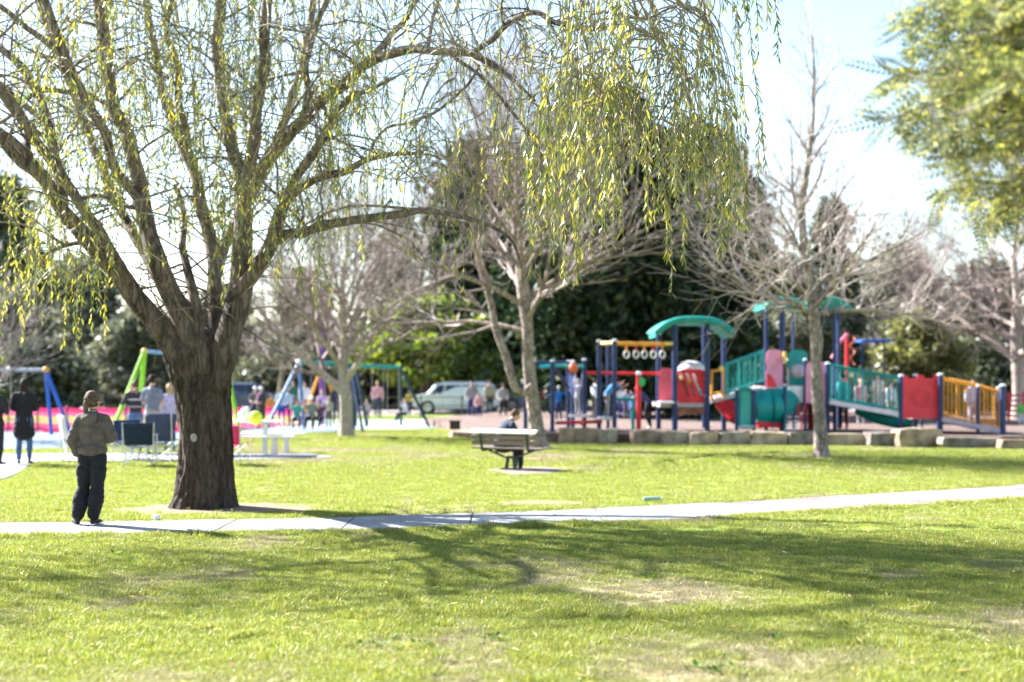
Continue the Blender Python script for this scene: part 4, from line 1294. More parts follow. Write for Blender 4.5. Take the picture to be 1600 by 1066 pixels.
    add('skin', [(hp(0, -.005, -.03), (.060, .072)), (hp(0, -.008, .02), (.073, .090)), (hp(0, -.012, .06), (.066, .080))], .015, 18, k=hs)
    add('skin', [(hp(0, .035, -.085), (.030, .030)), (hp(0, .02, -.04), (.052, .058))], .015, k=hs)      # jaw
    add('skin', [(hp(0, .083, .015), (.008, .010)), (hp(0, .098, -.018), (.014, .014))], .01, 8, k=hs)    # nose
    for s in (-1, 1):
        add('skin', [(hp(s * .074, -.005, .02), (.010, .018)), (hp(s * .072, -.002, -.022), (.008, .012))], .01, 8, k=hs)
    mats = {'top': cloth(top), 'legs': cloth(legs), 'skin': skin, 'shoes': cloth(shoes)}
    if skirt: mats['skirt'] = cloth(skirt)
    body = link('body', fuse(P, voxel, mats), root)
    if face:
        for s in (-1, 1):
            MB().ell(hp(s * .030, .0765, .012), (.011, .008, .007), 8, 6).build('eye', M_eye, root, True)
        MB().ell(hp(0, .082, -.047), (.022, .008, .006), 8, 6).build('mouth', M_lip, root, True)
    # hair
    hb = []
    hk = hs * (1.07 if ponytail else 1)
    hb.append(stub([(*hp(0, -.028, -.02), .074 * hk, .075 * hk), (*hp(0, -.025, .03), .083 * hk, .094 * hk), (*hp(0, -.016, .075), .070 * hk, .082 * hk)], .015, 18))
    if longhair: hb.append(stub([(*hp(0, -.06, .02), .085, .06), (*hp(0, -.07, -.14), .08, .045)], .02))
    if ponytail:
        hb.append(stub([(*hp(0, -.09, .02), .034, .034), (*hp(.005, -.125, -.02), .034, .032), (*hp(.01, -.12, -.15), .040, .030), (*hp(.012, -.11, -.28), .022, .016)], .015))
        hb.append(stub([(*hp(0, -.10, .035), .036, .03), (*hp(0, -.10, .02), .036, .03)], .015))
    hm = fuse([('h', v, f) for v, f in hb], voxel * .7, {'h': mat('hair', HAIRS[hair], .65, .35, 60, .35, spec=.15, stretch=(1, 1, .15))}, 1)
    hm.name = 'hair'
    link('hair', hm, root)
    if hat:
        kind, hc = hat
        m = MB()
        if kind == 'beanie':
            m.ell(hp(0, -.018, .075), (.088, .102, .075), 16, 10)
        elif kind == 'cap':
            m.ell(hp(0, -.018, .07), (.086, .100, .068), 16, 10)
            m.ell(hp(0, .11, .06), (.062, .07, .008), 12, 6)
        elif kind == 'hood':
            m.ell(hp(0, -.03, .03), (.098, .10, .115), 16, 10)
        else:
            m.ell(hp(0, -.015, .075), (.086, .100, .07), 16, 10)
            m.ell(hp(0, -.015, .055), (.15, .16, .012), 18, 6)
        m.build({'beanie': 'beanie', 'cap': 'cap', 'hood': 'hood'}.get(kind, 'hat'), cloth(hc), root, True)
    if trim: trim(root, J, hp)
    root.scale = (H / 1.75,) * 3
    return root

def foot(px, py, Y=None, z=0):
    if Y is None: return gd(px, py)
    return Vector(((px - 800) / FP * Y, Y, z))

# the teenager on the path, seen from behind
def hoodie(root, J, hp):
    m = []
    m.append(('h', *stub([(0, -.10, 1.475, .10, .05), (0, -.135, 1.42, .115, .055), (0, -.135, 1.35, .07, .035)], .02)))
    me = fuse(m, .012, {'h': cloth((.115, .094, .08))}, 3); me.name = 'hood'
    link('hood', me, root)
    me = fuse([('h', *stub([(0, 0, .975, .196, .140), (0, 0, 1.01, .204, .148)], .02, 24))], .012, {'h': cloth((.095, .076, .065))}, 2); me.name = 'waistband'
    link('waistband', me, root)
POSES['teen'] = dict(shL=(-.175, -.01, 1.40), shR=(.18, -.01, 1.40), elL=(-.265, -.06, 1.12), wrL=(-.225, .06, .92), elR=(.285, -.03, 1.16), wrR=(.12, .19, 1.12), che=(0, -.01, 1.27), wai=(0, -.01, 1.12),
    hipL=(-.085, 0, .92), knL=(-.135, .03, .50), anL=(-.20, -.02, .09), toL=(-.29, .10, .035), hipR=(.09, 0, .92), knR=(.07, -.01, .50), anR=(.02, -.03, .09), toR=(.05, .13, .035), hd=(0, .03, 1.63))
person('teenager with brown ponytail in grey brown hoodie and black trousers standing on the path', Vector((-4.93, 16.72, .022)), 1.55, R(-4), (.108, .088, .075), (.010, .011, .014), 'blond2', 'teen', (.03, .03, .035), .011, ponytail=True, detail=True, baggy=1.32, slim=1.28, trim=hoodie, turn=R(-25), hs=1.17)

# bench with its sitter
bl = at(797, 735, 26.9); bl.z = 0
M_bw = mat('bench_slat', (.19, .145, .13), .55, .14, 4, .3, stretch=(.4, 3, 3), bscale=40)
M_bm = flat((.025, .05, .045), .5)
bench = thing('park_bench', 'slatted park bench on a single pedestal with its back to the path', 'bench', bl, R(-30))
for k, (y, z, t) in enumerate(((-.26, .735, .30), (-.235, .625, .22), (-.21, .52, .18))):
    MB().box((0, 0, 0), (1.44, .032, .085 if k else .13), bev=.008).build('backrest_slat', M_bw if k else mat('bench_slat_sunlit', (.55, .53, .52), .3, .08, 4), bench)  # top slat paler and tipped flat, sun glow put into its colour and tilt
    o = bench.children[-1]; o.location = (0, y, z); o.rotation_euler = (R(12 if k else -58), 0, 0)
for k in range(4):
    o = MB().box((0, 0, 0), (1.52, .088, .034), bev=.008).build('seat_slat', M_bw, bench)
    o.location = (0, -.12 + .105 * k, .415 + .004 * k)
for s in (-1, 1):
    b_ = MB()
    b_.bar((s * .50, .28, .39), (s * .50, -.19, .375), .03, .045)
    b_.bar((s * .50, -.19, .375), (s * .50, -.225, .50), .03, .04)
    b_.bar((s * .50, -.225, .50), (s * .50, -.285, .76), .03, .03)
    b_.build('bracket', M_bm, bench)
    MB().bar((s * .52, .03, .38), (s * .07, .03, .22), .045, .03).build('brace', M_bm, bench)
MB().bar((-.06, .03, .24), (-.10, .03, .02), .05, .05).bar((.06, .03, .24), (.10, .03, .02), .05, .05).bar((-.08, .03, .24), (.08, .03, .24), .06, .05).build('pedestal', M_bm, bench)
MB().box((0, .03, .025), (.36, .2, .02), bev=.004).build('base_plate', M_bm, bench)
bf = bench.matrix_basis
person('person in dark navy jacket hunched on the park bench looking right', bf @ Vector((-.24, .0, -.06)), 1.72, R(-60), (.035, .045, .075), (.02, .02, .025), 'brown', 'hunch', (.03, .03, .03), .016, detail=True, turn=R(-22))

# people at the left
person('woman with dark hair in long black coat and blue jeans at the left', foot(38, 726), 1.72, R(10), (.014, .013, .016), (.07, .12, .24), 'dark', 'front', (.02, .02, .02), .016, coat=.62, longhair=True, slim=1.1, face=False)
person('person in white cap and black clothes cut off by the left edge', foot(-6, 727), 1.64, R(-15), (.02, .02, .024), (.02, .02, .025), 'grey', 'front', (.02, .02, .02), .02, hat=('cap', (.75, .75, .72)), face=False)
def bands(root, J, hp):
    for z, c in ((1.30, (.6, .6, .6)), (1.13, (.35, .33, .35))):
        MB().tube([(0, 0, z - .015), (0, 0, z + .015)], [.180, .180], 24, False).build('stripe', cloth(c), root, True)
        root.children[-1].scale = (1, .72, 1)
person('man in dark striped sweater holding a hand to his face near the camp chairs', foot(212, 0, 32.5), 1.68, R(25), (.035, .03, .04), (.08, .14, .28), 'brown', 'face', (.05, .04, .04), .02, trim=bands, turn=R(-20))
person('man in grey t-shirt and khaki trousers seen from behind near the camp chairs', foot(238, 0, 31.8), 1.80, R(-20), (.16, .18, .22), (.40, .34, .27), 'dark', 'front', (.05, .05, .05), .02, sleeve=.4, slim=1.15, face=False)
person('person in lilac top half hidden by the willow trunk', foot(265, 0, 33.5), 1.60, R(30), (.45, .40, .62), (.04, .05, .12), 'blond', 'stand', (.05, .05, .05), .022, longhair=True)
# around the far swings
GS = None
person('elderly person with white hair in dark olive coat and pink scarf by the balloon', foot(408, 0, 49), 1.42, R(160), (.06, .065, .045), (.03, .03, .03), 'grey', 'front', (.04, .04, .04), .03, coat=.5, hat=('cap', (.8, .8, .78)), trim=lambda r, J, hp: MB().tube([(.06, .10, 1.50), (.09, .13, 1.30), (.10, .14, 1.05)], .035, 8).build('scarf', cloth((.6, .28, .5)), r, True))
person('person in white cap standing just left of the elderly person', foot(399, 0, 50.5), 1.42, R(170), (.10, .10, .08), (.03, .03, .03), 'grey', 'front', (.04, .04, .04), .03, hat=('cap', (.8, .8, .78)))
person('dark haired person in pale blue jacket and royal blue leggings by the blue swing frame', foot(440, 0, 49.5), 1.40, R(200), (.50, .58, .66), (.03, .06, .30), 'dark', 'front', (.7, .7, .7), .028)
person('child in white hat and red jacket behind the person in blue leggings', foot(450, 0, 52), 1.36, R(150), (.35, .50, .62), (.05, .05, .2), 'brown', 'stand', (.1, .1, .1), .03, hat=('hat', (.8, .8, .8)))
person('child in teal t-shirt sitting on the left swing', foot(464, 0, 45, .05), 1.38, R(185), (.05, .34, .32), (.03, .05, .13), 'dark', 'swing', (.8, .8, .8), .025, sleeve=.4)
person('child in white cap and grey t-shirt sitting on a swing with bare knees', foot(487, 0, 43.6, .08), 1.48, R(178), (.19, .21, .23), (.03, .03, .04), 'brown', 'swing', (.8, .8, .8), .025, hat=('cap', (.85, .85, .85)), sleeve=.4)
person('child in dark top on the swing next to the white capped child', foot(500, 0, 45.5, .06), 1.3, R(170), (.12, .06, .12), (.02, .02, .03), 'dark', 'swing', (.8, .8, .8), .028)
person('small child in lilac dress top standing behind the swings', foot(503, 0, 50), 1.30, R(190), (.55, .35, .65), (.4, .3, .5), 'blond', 'stand', (.7, .7, .7), .03, skirt=(.55, .35, .65))
person('child in khaki camouflage clothes near the vase shaped tree', foot(514, 0, 47.5), 1.12, R(160), (.36, .36, .26), (.10, .11, .07), 'blond', 'front', (.5, .5, .5), .03)
person('person in dark jacket directly left of the vase shaped tree', foot(526, 0, 51), 1.52, R(200), (.03, .035, .05), (.03, .03, .04), 'dark', 'stand', (.5, .5, .5), .03)
person('child hidden between the legs of the swing right of the vase shaped tree', foot(573, 0, 52), .95, R(180), (.45, .36, .34), (.2, .18, .2), 'blond', 'stand', (.5, .5, .5), .03)
person('toddler in white top leaning back on the swing before the silver car', foot(634, 0, 50, .15), 1.15, R(120), (.62, .62, .62), (.03, .04, .04), 'blond', 'swing', (.8, .8, .8), .028)
person('adult in grey sweatshirt and dark jeans walking in front of the silver car', foot(737, 0, 56), 1.62, R(175), (.24, .24, .25), (.03, .045, .12), 'dark', 'walk', (.4, .4, .4), .03)
person('child in pink top walking beside the adult in grey sweatshirt', foot(748, 0, 55.5), 1.14, R(185), (.62, .36, .36), (.03, .04, .12), 'brown', 'walk', (.4, .4, .4), .03)
person('adult in pale grey top and black trousers right of the silver car', foot(786, 0, 57), 1.52, R(190), (.45, .45, .44), (.03, .03, .03), 'dark', 'walk', (.3, .3, .3), .03)
person('adult in white shirt standing far back just right of the blue swing leg', foot(476, 0, 54), 1.6, R(185), (.66, .66, .66), (.1, .12, .2), 'dark', 'stand', (.3, .3, .3), .03)
person('child in orange top between the balloon and the blue swing leg', foot(424, 0, 51), 1.15, R(200), (.65, .25, .06), (.04, .05, .14), 'brown', 'stand', (.5, .5, .5), .03)
person('adult in dark green top far behind the teal shirted child', foot(458, 0, 56), 1.66, R(170), (.04, .12, .07), (.05, .05, .06), 'dark', 'front', (.3, .3, .3), .03)
person('adult in pink shirt far right of the vase shaped tree', foot(590, 0, 60), 1.6, R(180), (.62, .30, .38), (.05, .06, .1), 'blond', 'walk', (.3, .3, .3), .03)
person('child in yellow top by the car park left of the silver car', foot(640, 0, 63), 1.2, R(160), (.65, .5, .08), (.05, .06, .16), 'brown', 'walk', (.3, .3, .3), .03)
person('adult in beige jumper near the car park between silver car and two stemmed tree', foot(765, 0, 63), 1.65, R(200), (.42, .36, .30), (.04, .05, .1), 'dark', 'stand', (.3, .3, .3), .03)
person('adult in maroon top far behind the small step of the climbing frame', foot(845, 0, 60), 1.65, R(200), (.25, .05, .07), (.06, .06, .09), 'dark', 'walk', (.3, .3, .3), .03)
person('child in white shirt far behind the red pole', foot(971, 0, 52, .25), 1.2, R(180), (.7, .7, .7), (.1, .1, .3), 'brown', 'stand', (.3, .3, .3), .03)
# on the climbing frame and in the play structure
person('child in bright blue top with arms spread standing on the climbing frame', foot(873, 0, 40.5, .50), 1.00, R(10), (.02, .18, .55), (.04, .06, .16), 'grey', 'wide', (.5, .5, .4), .022, hat=('cap', (.75, .75, .72)), face=False)
person('child in white and lilac hooded top hanging from the climbing frame', foot(903, 0, 39.9, .62), 1.08, R(-40), (.62, .55, .70), (.38, .36, .40), 'brown', 'up', (.85, .85, .85), .022, hat=('hood', (.7, .65, .74)), face=False)
person('child in white vest with black sleeves between two blue posts', foot(929, 0, 40.2, .55), 1.18, R(-70), (.75, .78, .78), (.36, .34, .34), 'dark', 'stand', (.8, .8, .8), .022)
person('person in blue top and grey trousers leaning on the blue posts with raised arms', foot(948, 0, 39.6, .55), 1.32, R(-75), (.06, .26, .55), (.30, .30, .34), 'dark', 'lean', (.85, .85, .85), .022, sleeve=.4)
person('small blond child behind the low teal bar', foot(978, 0, 42, .6), .80, R(170), (.45, .50, .66), (.2, .2, .3), 'blond', 'stand', (.5, .5, .5), .024)
person('small child in blue shirt beside the low teal stand', foot(988, 0, 41, .5), .72, R(150), (.14, .22, .60), (.14, .22, .5), 'dark', 'stand', (.5, .5, .5), .024)
person('adult in navy top and black trousers with red cap crouching by the red pole', foot(1014, 0, 40.6, .28), 1.32, R(60), (.045, .06, .16), (.014, .014, .02), 'dark', 'lean', (.7, .7, .7), .024, hat=('cap', (.6, .05, .06)))
person('adult in black trousers hidden behind the teal ramp railing', foot(1318, 0, 41.3, .25), 1.62, R(20), (.05, .34, .34), (.015, .015, .02), 'dark', 'stand', (.02, .02, .02), .026)
person('child in pink top on the far side of the teal ramp', foot(1345, 0, 46, .25), 1.45, R(170), (.62, .25, .30), (.35, .3, .3), 'blond', 'stand', (.5, .5, .5), .03)
person('adult in cream top behind the middle of the teal ramp', foot(1372, 0, 47, .25), 1.66, R(150), (.62, .52, .42), (.4, .35, .3), 'brown', 'front', (.5, .5, .5), .03)
person('child in white top behind the lower end of the teal ramp', foot(1392, 0, 45, .25), 1.38, R(200), (.68, .66, .66), (.3, .25, .2), 'dark', 'stand', (.5, .5, .5), .03)
person('adult in dark clothes standing behind the red castle panel', foot(1436, 0, 41.5, .25), 1.42, R(190), (.55, .2, .3), (.02, .03, .06), 'dark', 'stand', (.03, .03, .03), .028)
person('person in pale blue shirt behind the orange ramp railing', foot(1520, 0, 41.5, .25), 1.45, R(180), (.42, .50, .72), (.32, .3, .42), 'dark', 'stand', (.1, .1, .3), .026)
person('small child in bright green top at the right edge', foot(1596, 0, 46, .02), .98, R(170), (.16, .48, .10), (.62, .6, .6), 'blond', 'stand', (.7, .7, .7), .024)

# ------------------------------------------------------------------ playground
NAVY, TEAL, RED, ORG, YEL, PINK = (.012, .032, .115), (.0, .25, .225), (.66, .022, .035), (.78, .33, .04), (.80, .60, .14), (.80, .30, .45)
M_navy, M_teal, M_red, M_org, M_yel, M_pink = [paint(c) for c in (NAVY, TEAL, RED, ORG, YEL, PINK)]
M_cap = flat((.62, .64, .68), .25)
M_white = paint((.75, .75, .75))
M_steel = flat((.55, .55, .58), .35, .6)
M_deck = flat((.42, .36, .36), .6)
def post(px, ytop, Y, parent, r=.062, zb=MZ, m=None, cap=True):
    x = (px - 800) / FP * Y
    zt = CH + (HY - ytop) / FP * Y
    o = MB().tube([(x, Y, zb - .1), (x, Y, zt - .06)], r, 12).build('post', m or M_navy, parent, True)
    if cap: MB().tube([(x, Y, zt - .06), (x, Y, zt - .02), (x, Y, zt)], [r * 1.12, r * 1.1, r * .5], 12).build('cap', M_cap, o, True)
    return x, zt
def lp(px, py, Y):  # point as a plain tuple
    v = at(px, py, Y); return (v.x, v.y, v.z)
def beam(name, a, b, r, m, parent, n=8):
    return MB().tube([a, b], r, n).build(name, m, parent, True)

cf = thing('climbing_frame', 'navy blue climbing frame with red foot rail at the left of the playground', 'climbing frame')
for px, yt, Y in ((821, 562, 41.6), (863, 562, 39.2), (888, 563, 41.6), (895, 563, 42.2), (913, 560, 39.6)): post(px, yt, Y, cf)
beam('beam', lp(821, 568, 41.6), lp(888, 567, 41.6), .05, M_navy, cf)
beam('beam', lp(863, 566, 39.2), lp(889, 567, 41.6), .05, M_navy, cf)
beam('overhead_bar', lp(843, 573, 39.3), lp(866, 572, 39.2), .055, paint((.02, .42, .50)), cf)
beam('overhead_bar', lp(866, 571, 39.2), lp(914, 573, 39.6), .05, paint((.05, .45, .45)), cf)
beam('brace', lp(866, 572, 39.2), lp(888, 606, 41.0), .045, M_navy, cf)
MB().bar(lp(888, 595, 41.6), lp(913, 625, 39.6), .03, .5).build('climbing_panel', M_navy, cf)
beam('foot_rail', lp(868, 661, 39.1), lp(941, 659, 39.1), .05, paint((.42, .03, .04)), cf)
MB().ell(lp(909, 660, 39.05), .085, 12, 8).build('rail_joint', paint((.7, .12, .06)), cf, True)
MB().ell(lp(896, 575, 39.2), (.13, .13, .15), 14, 10).build('swing_handle', paint((.75, .16, .06)), cf, True)
for px in (899, 912):
    MB().tube([lp(px, 651.5, 39.4), lp(px, 648, 39.4)], .20, 18).build('step', M_white, cf, True)
for px in (944, 955):
    MB().tube([lp(px, 654.5, 39.3), lp(px, 651, 39.3)], .19, 18).build('step', M_white, cf, True)

ps = thing('play_structure', 'large play structure of towers, bridges, slides and ramps in teal, red, pink and orange', 'playground')
ring = (.75, .36, .07)
for px, yt, Y, r in ((936, 531, 39.4, .065), (960, 530, 38.6, .065), (936, 536, 41.0, .06) if False else (950, 534, 41.0, .05)): post(px, yt, Y, ps, r)
beam('overhead_bar', lp(938, 537, 39.4), lp(960, 536, 38.7), .055, M_yel, ps)
beam('overhead_bar', lp(961, 537, 38.7), lp(1038, 538, 39.0), .055, M_org, ps)
beam('overhead_bar', lp(1038, 537, 39.0), lp(1052, 537, 39.1), .055, M_yel, ps)
for px, py, c in ((979, 548, M_org), (994, 541, M_red), (1007, 541, M_org), (1021, 541, M_red), (1035, 541, M_org)):
    l = MB().tube([lp(px, 539, 38.9), lp(px, 549, 38.9)], .022, 6).build('hanger', c, ps, True)
    a = at(px, 554, 38.9)
    MB().tube([a + Vector((.07 * math.cos(t), 0, .10 * math.sin(t))) for t in [i * PI / 5 for i in range(11)]], .02, 6).build('ring', M_white, l, True)
beam('overhead_bar', lp(914, 583, 39.8), lp(1031, 584, 39.6), .04, M_red, ps)
post(998, 583, 38.9, ps, .07, m=M_red)
MB().tube([lp(998, 583, 38.9), lp(998, 580.5, 38.9)], [.1, .05], 12).build('knob', M_white, ps, True)
MB().ell(lp(1003, 597, 38.7), (.09, .05, .13), 10, 8).build('spinner', paint((.03, .45, .12)), ps, True)
post(989, 619, 38.6, ps, .05, m=M_teal)
beam('overhead_bar', lp(961, 624, 38.6), lp(989, 624, 38.6), .05, M_teal, ps)

# tower under the arched roof
for px, yt, Y, r in ((1054, 498, 39.1, .075), (1105, 497, 39.1, .075), (1029, 520, 40.9, .07), (1131, 508, 40.9, .07), (1056, 505, 42.3, .06), (1100, 505, 42.3, .06)): post(px, yt, Y, ps, r)
def arch_roof(x0, x1, yc, ye, Y0, Y1, th, m):
    """barrel roof that spans left to right, ribs along its front"""
    Ym = (Y0 + Y1) / 2
    ax, bx = (x0 - 800) / FP * Ym, (x1 - 800) / FP * Ym
    zc, ze = CH + (HY - yc) / FP * Ym, CH + (HY - ye) / FP * Ym
    n = 16
    top = []
    for i in range(n + 1):
        t = i / n
        x = ax + (bx - ax) * t
        z = ze + (zc - ze) * (1 - abs(2 * t - 1) ** 3)
        top.append((x, z))
    poly = top + [(x, z - th) for x, z in reversed(top)]
    o = MB()
    # quads strip so the outline may be concave
    V = []
    for y in (Y0, Y1):
        V += [(x, y, z) for x, z in top] + [(x, y, z - th) for x, z in top]
    k = n + 1
    F = []
    for i in range(n):
        F += [(i, i + 1, 2 * k + i + 1, 2 * k + i), (k + i + 1, k + i, 3 * k + i, 3 * k + i + 1), (i + 1, i, k + i, k + i + 1), (2 * k + i, 2 * k + i + 1, 3 * k + i + 1, 3 * k + i)]
    F += [(0, 2 * k, 3 * k, k), (n, k + n, 3 * k + n, 2 * k + n)]
    o.raw(V, F)
    ro = o.build('roof', m, ps)
    for y in (Y0 - .03, Y1 + .03):
        MB().tube([(x, y, z - .05) for x, z in top], .10, 8).build('rim', m, ro, True)
    for i in range(1, n, 2):
        x, z = top[i]
        MB().bar((x, Y0, z + .02), (x, Y1, z + .02), .06, .03).build('rib', m, ro)
    return ro
M_roof = paint((.01, .27, .22))
arch_roof(1019, 1138, 499, 520, 39.0, 40.8, .15, M_roof)
arch_roof(1187, 1248, 470, 482, 40.2, 42.2, .06, M_roof)
arch_roof(1256, 1312, 470, 484, 40.0, 42.2, .06, M_roof)
def deck(x0, x1, py, Y0, Y1, th=.12, m=None):
    z = CH + (HY - py) / FP * Y0
    a, b = (x0 - 800) / FP * Y0, (x1 - 800) / FP * Y0
    MB().box(((a + b) / 2, (Y0 + Y1) / 2, z - th / 2), (b - a, Y1 - Y0, th), bev=.015).build('deck', m or M_deck, ps)
deck(1031, 1104, 630, 39.15, 41.3)
def panel(P, Y, th, m, name='panel'):
    return MB().prism([((x - 800) / FP * Y, CH + (HY - y) / FP * Y) for x, y in P], Y, Y + th).build(name, m, ps)
def rounded(x0, x1, y0, y1, r, n=6):
    """top corners rounded, listed clockwise from the foot"""
    P = [(x0, y1)]
    for i in range(n + 1):
        a = PI - (PI / 2) * i / n
        P.append((x0 + r + r * math.cos(a), y0 + r - r * math.sin(a)))
    for i in range(n + 1):
        a = PI / 2 - (PI / 2) * i / n
        P.append((x1 - r + r * math.cos(a), y0 + r - r * math.sin(a)))
    P.append((x1, y1))
    return P
panel(rounded(1030, 1052, 575, 626, 9), 39.5, .03, paint((.66, .10, .14)))
MB().box(at(1041, 629, 39.2), (.40, .5, .07), bev=.02).build('step', M_white, ps)
# big red panel with three slanted slots, built round the slots
Yp = 39.3
x0, x1, y0, y1 = 1059, 1102, 577, 632
def slot(xa, xb):
    return [(xa, 585), (xb, 617)]
strips = []
cuts = [(1063, 1076), (1073, 1086), (1083, 1096)]       # slot foot leans to the right
edges = [(x0, x0)]
for a, b_ in cuts: edges += [(a - 2.2, b_ - 2.2), (a + 2.2, b_ + 2.2)]
edges.append((x1, x1))
panel([(x0, y1), (x0, 619), (x1, 619), (x1, y1)], Yp, .035, M_red)
panel([(x0, 584), (x0, y0 + 3), (x0 + 8, y0), (x1 - 8, y0), (x1, y0 + 3), (x1, 584)], Yp, .035, M_red)
for i in range(0, len(edges), 2):
    (a, b_), (c, d) = edges[i], edges[i + 1]
    panel([(a, 584), (b_, 619), (d, 619), (c, 584)], Yp, .035, M_red)
for k, (a, b_) in enumerate(cuts):
    beam('slider', lp(a, 586, Yp + .06), lp(b_, 617, Yp + .06), .022, [flat((.05, .04, .04)), flat((.10, .08, .10)), paint((.25, .42, .42))][k], ps)
    MB().ell(lp(a + (b_ - a) * (.15, .3, .85)[k], 586 + 31 * (.15, .3, .85)[k], Yp - .02), .06, 10, 8).build('slider_knob', [M_yel, M_org, paint((.05, .35, .45))][k], ps, True)
for k in range(3):
    MB().box(at(1081, 635.5 + 5 * k, 39.45), (.78, .04, .082), bev=.008).build('plank', flat((.40, .20, .13), .7, var=.2), ps)
# pale dome behind the panel
MB().ell(at(1080, 579, 40.6), (.42, .42, .28), 16, 10).build('crawl_dome', paint((.66, .62, .66)), ps, True)
# orange gate
for a, b_ in (((1112, 578), (1112, 625)), ((1130, 578), (1130, 622)), ((1112, 580), (1130, 578)), ((1112, 616), (1130, 613))):
    beam('gate_bar', lp(*a, 39.3), lp(*b_, 39.3), .035, M_org, ps)
MB().ell(lp(1127, 576, 39.3), .08, 10, 8).build('gate_knob', M_yel, ps, True)
def railing(xa, ya, xb, yb, ya2, yb2, Ya, Yb, n, m, r=.018, rr=.032):
    """sloping rail with n upright balusters; (xa,ya)-(xb,yb) top, ya2/yb2 bottom"""
    rl = MB().tube([lp(xa, ya, Ya), lp(xb, yb, Yb)], rr, 8).build('railing', m, ps, True)
    MB().tube([lp(xa, ya2, Ya), lp(xb, yb2, Yb)], rr * .8, 8).build('bottom_rail', m, rl, True)
    me = None
    a0, b0, a1, b1 = Vector(lp(xa, ya, Ya)), Vector(lp(xb, yb, Yb)), Vector(lp(xa, ya2, Ya)), Vector(lp(xb, yb2, Yb))
    for i in range(n):
        t = (i + .5) / n
        p, q = a0.lerp(b0, t), a1.lerp(b1, t)
        if me is None:
            me = npmesh('baluster', np.array([(math.cos(k * PI / 3) * r, math.sin(k * PI / 3) * r, z) for z in (0, 1) for k in range(6)]), np.array([(k, (k + 1) % 6, 6 + (k + 1) % 6, 6 + k) for k in range(6)]), m, True)
        o = link('baluster', me, rl)
        o.location = q; o.scale = (1, 1, (p - q).z); 
    return rl
# bridge going up to the second tower, both rails and boards
railing(1132, 569, 1196, 547, 616, 594, 39.5, 40.6, 12, M_teal)
railing(1132, 570, 1194, 549, 612, 592, 41.0, 42.0, 7, M_teal)
MB().bar(lp(1110, 627, 39.3), lp(1197, 606, 40.6), .05, .12).build('edge_beam', flat((.62, .55, .56), .5), ps)
for i in range(12):
    t = (i + .5) / 12
    p = Vector(lp(1110, 625, 39.35)).lerp(Vector(lp(1197, 604, 40.6)), t)
    MB().box((p.x, p.y + .75, p.z), (.125, 1.4, .05), bev=.006).build('board', M_deck, ps)
MB().tube([lp(1126, 626, 40.0), lp(1136, 636, 39.9), lp(1146, 648, 39.7), lp(1152, 654, 39.6)], [.22, .24, .24, .2], 14).build('red_slide', M_red, ps, True)
# second tower
for px, yt, Y, r in ((1197, 474, 40.3, .055), (1222, 470, 40.1, .085), (1258, 560, 39.4, .05), (1278, 478, 40.4, .085), (1304, 484, 40.4, .055), (1293, 566, 39.1, .065), (1226, 600, 39.0, .05), (1240, 476, 42.1, .05), (1310, 486, 42.1, .05)): post(px, yt, Y, ps, r, cap=px not in (1222, 1197))
deck(1197, 1296, 606, 39.6, 42.2)
panel(rounded(1197, 1223, 546, 607, 11), 39.95, .03, M_pink)
MB().prism([((1198 - 800) / FP * 39.9, CH + (HY - 606) / FP * 39.9), ((1198 - 800) / FP * 39.9, CH + (HY - 584) / FP * 39.9), ((1205 - 800) / FP * 39.9, CH + (HY - 587) / FP * 39.9), ((1211 - 800) / FP * 39.9, CH + (HY - 596) / FP * 39.9), ((1214 - 800) / FP * 39.9, CH + (HY - 606) / FP * 39.9)], 39.9, 39.93).build('panel_badge', M_red, ps)
MB().box(at(1226, 559, 39.8), (.09, .09, .34), bev=.02).build('yellow_block', M_yel, ps)
MB().box(at(1231, 592, 39.8), (.05, .05, .55), bev=.01).build('grab_rail', flat((.5, .42, .38)), ps)
# teal panel with bubble window
Yt = 39.9
tpl = rounded(1231, 1262, 547, 603, 9)
def annulus(P, c, r, Y, th, m):
    """outline P with a round hole: outer ring sampled by angle"""
    cx, cz = (c[0] - 800) / FP * Y, CH + (HY - c[1]) / FP * Y
    rr = r / FP * Y
    O = [((x - 800) / FP * Y, CH + (HY - y) / FP * Y) for x, y in P]
    n = 40
    ring, outer = [], []
    for i in range(n):
        a = 2 * PI * i / n
        d = (math.cos(a), math.sin(a))
        best = 1e9
        for j in range(len(O)):
            (x1_, z1), (x2, z2) = O[j], O[(j + 1) % len(O)]
            ex, ez = x2 - x1_, z2 - z1
            det = d[0] * -ez + ex * d[1]
            if abs(det) < 1e-9: continue
            t = ((x1_ - cx) * -ez + ex * (z1 - cz)) / det
            s = (d[0] * (z1 - cz) - d[1] * (x1_ - cx)) / det
            if t > 0 and -1e-6 <= s <= 1 + 1e-6: best = min(best, t)
        outer.append((cx + d[0] * best, cz + d[1] * best)); ring.append((cx + d[0] * rr, cz + d[1] * rr))
    V = [(x, Y, z) for x, z in outer] + [(x, Y, z) for x, z in ring] + [(x, Y + th, z) for x, z in outer] + [(x, Y + th, z) for x, z in ring]
    F = []
    for i in range(n):
        j = (i + 1) % n
        F += [(i, j, n + j, n + i), (2 * n + j, 2 * n + i, 3 * n + i, 3 * n + j), (n + i, n + j, 3 * n + j, 3 * n + i), (j, i, 2 * n + i, 2 * n + j)]
    return MB().raw(V, F).build('panel', m, ps)
pn = annulus(tpl, (1246, 580), 11.5, Yt, .035, M_teal)
gm = mat('bubble_glass', (.42, .42, .46), .15, .1, 5)
MB().ell(at(1246, 580, Yt + .02), (.21, .11, .21), 20, 12).build('bubble_window', gm, pn, True)
MB().prism([((x - 800) / FP * 39.5, CH + (HY - y) / FP * 39.5) for x, y in ((1232, 629), (1232, 603), (1260, 603), (1260, 629))], 39.5, 39.54).build('white_panel', M_white, ps)
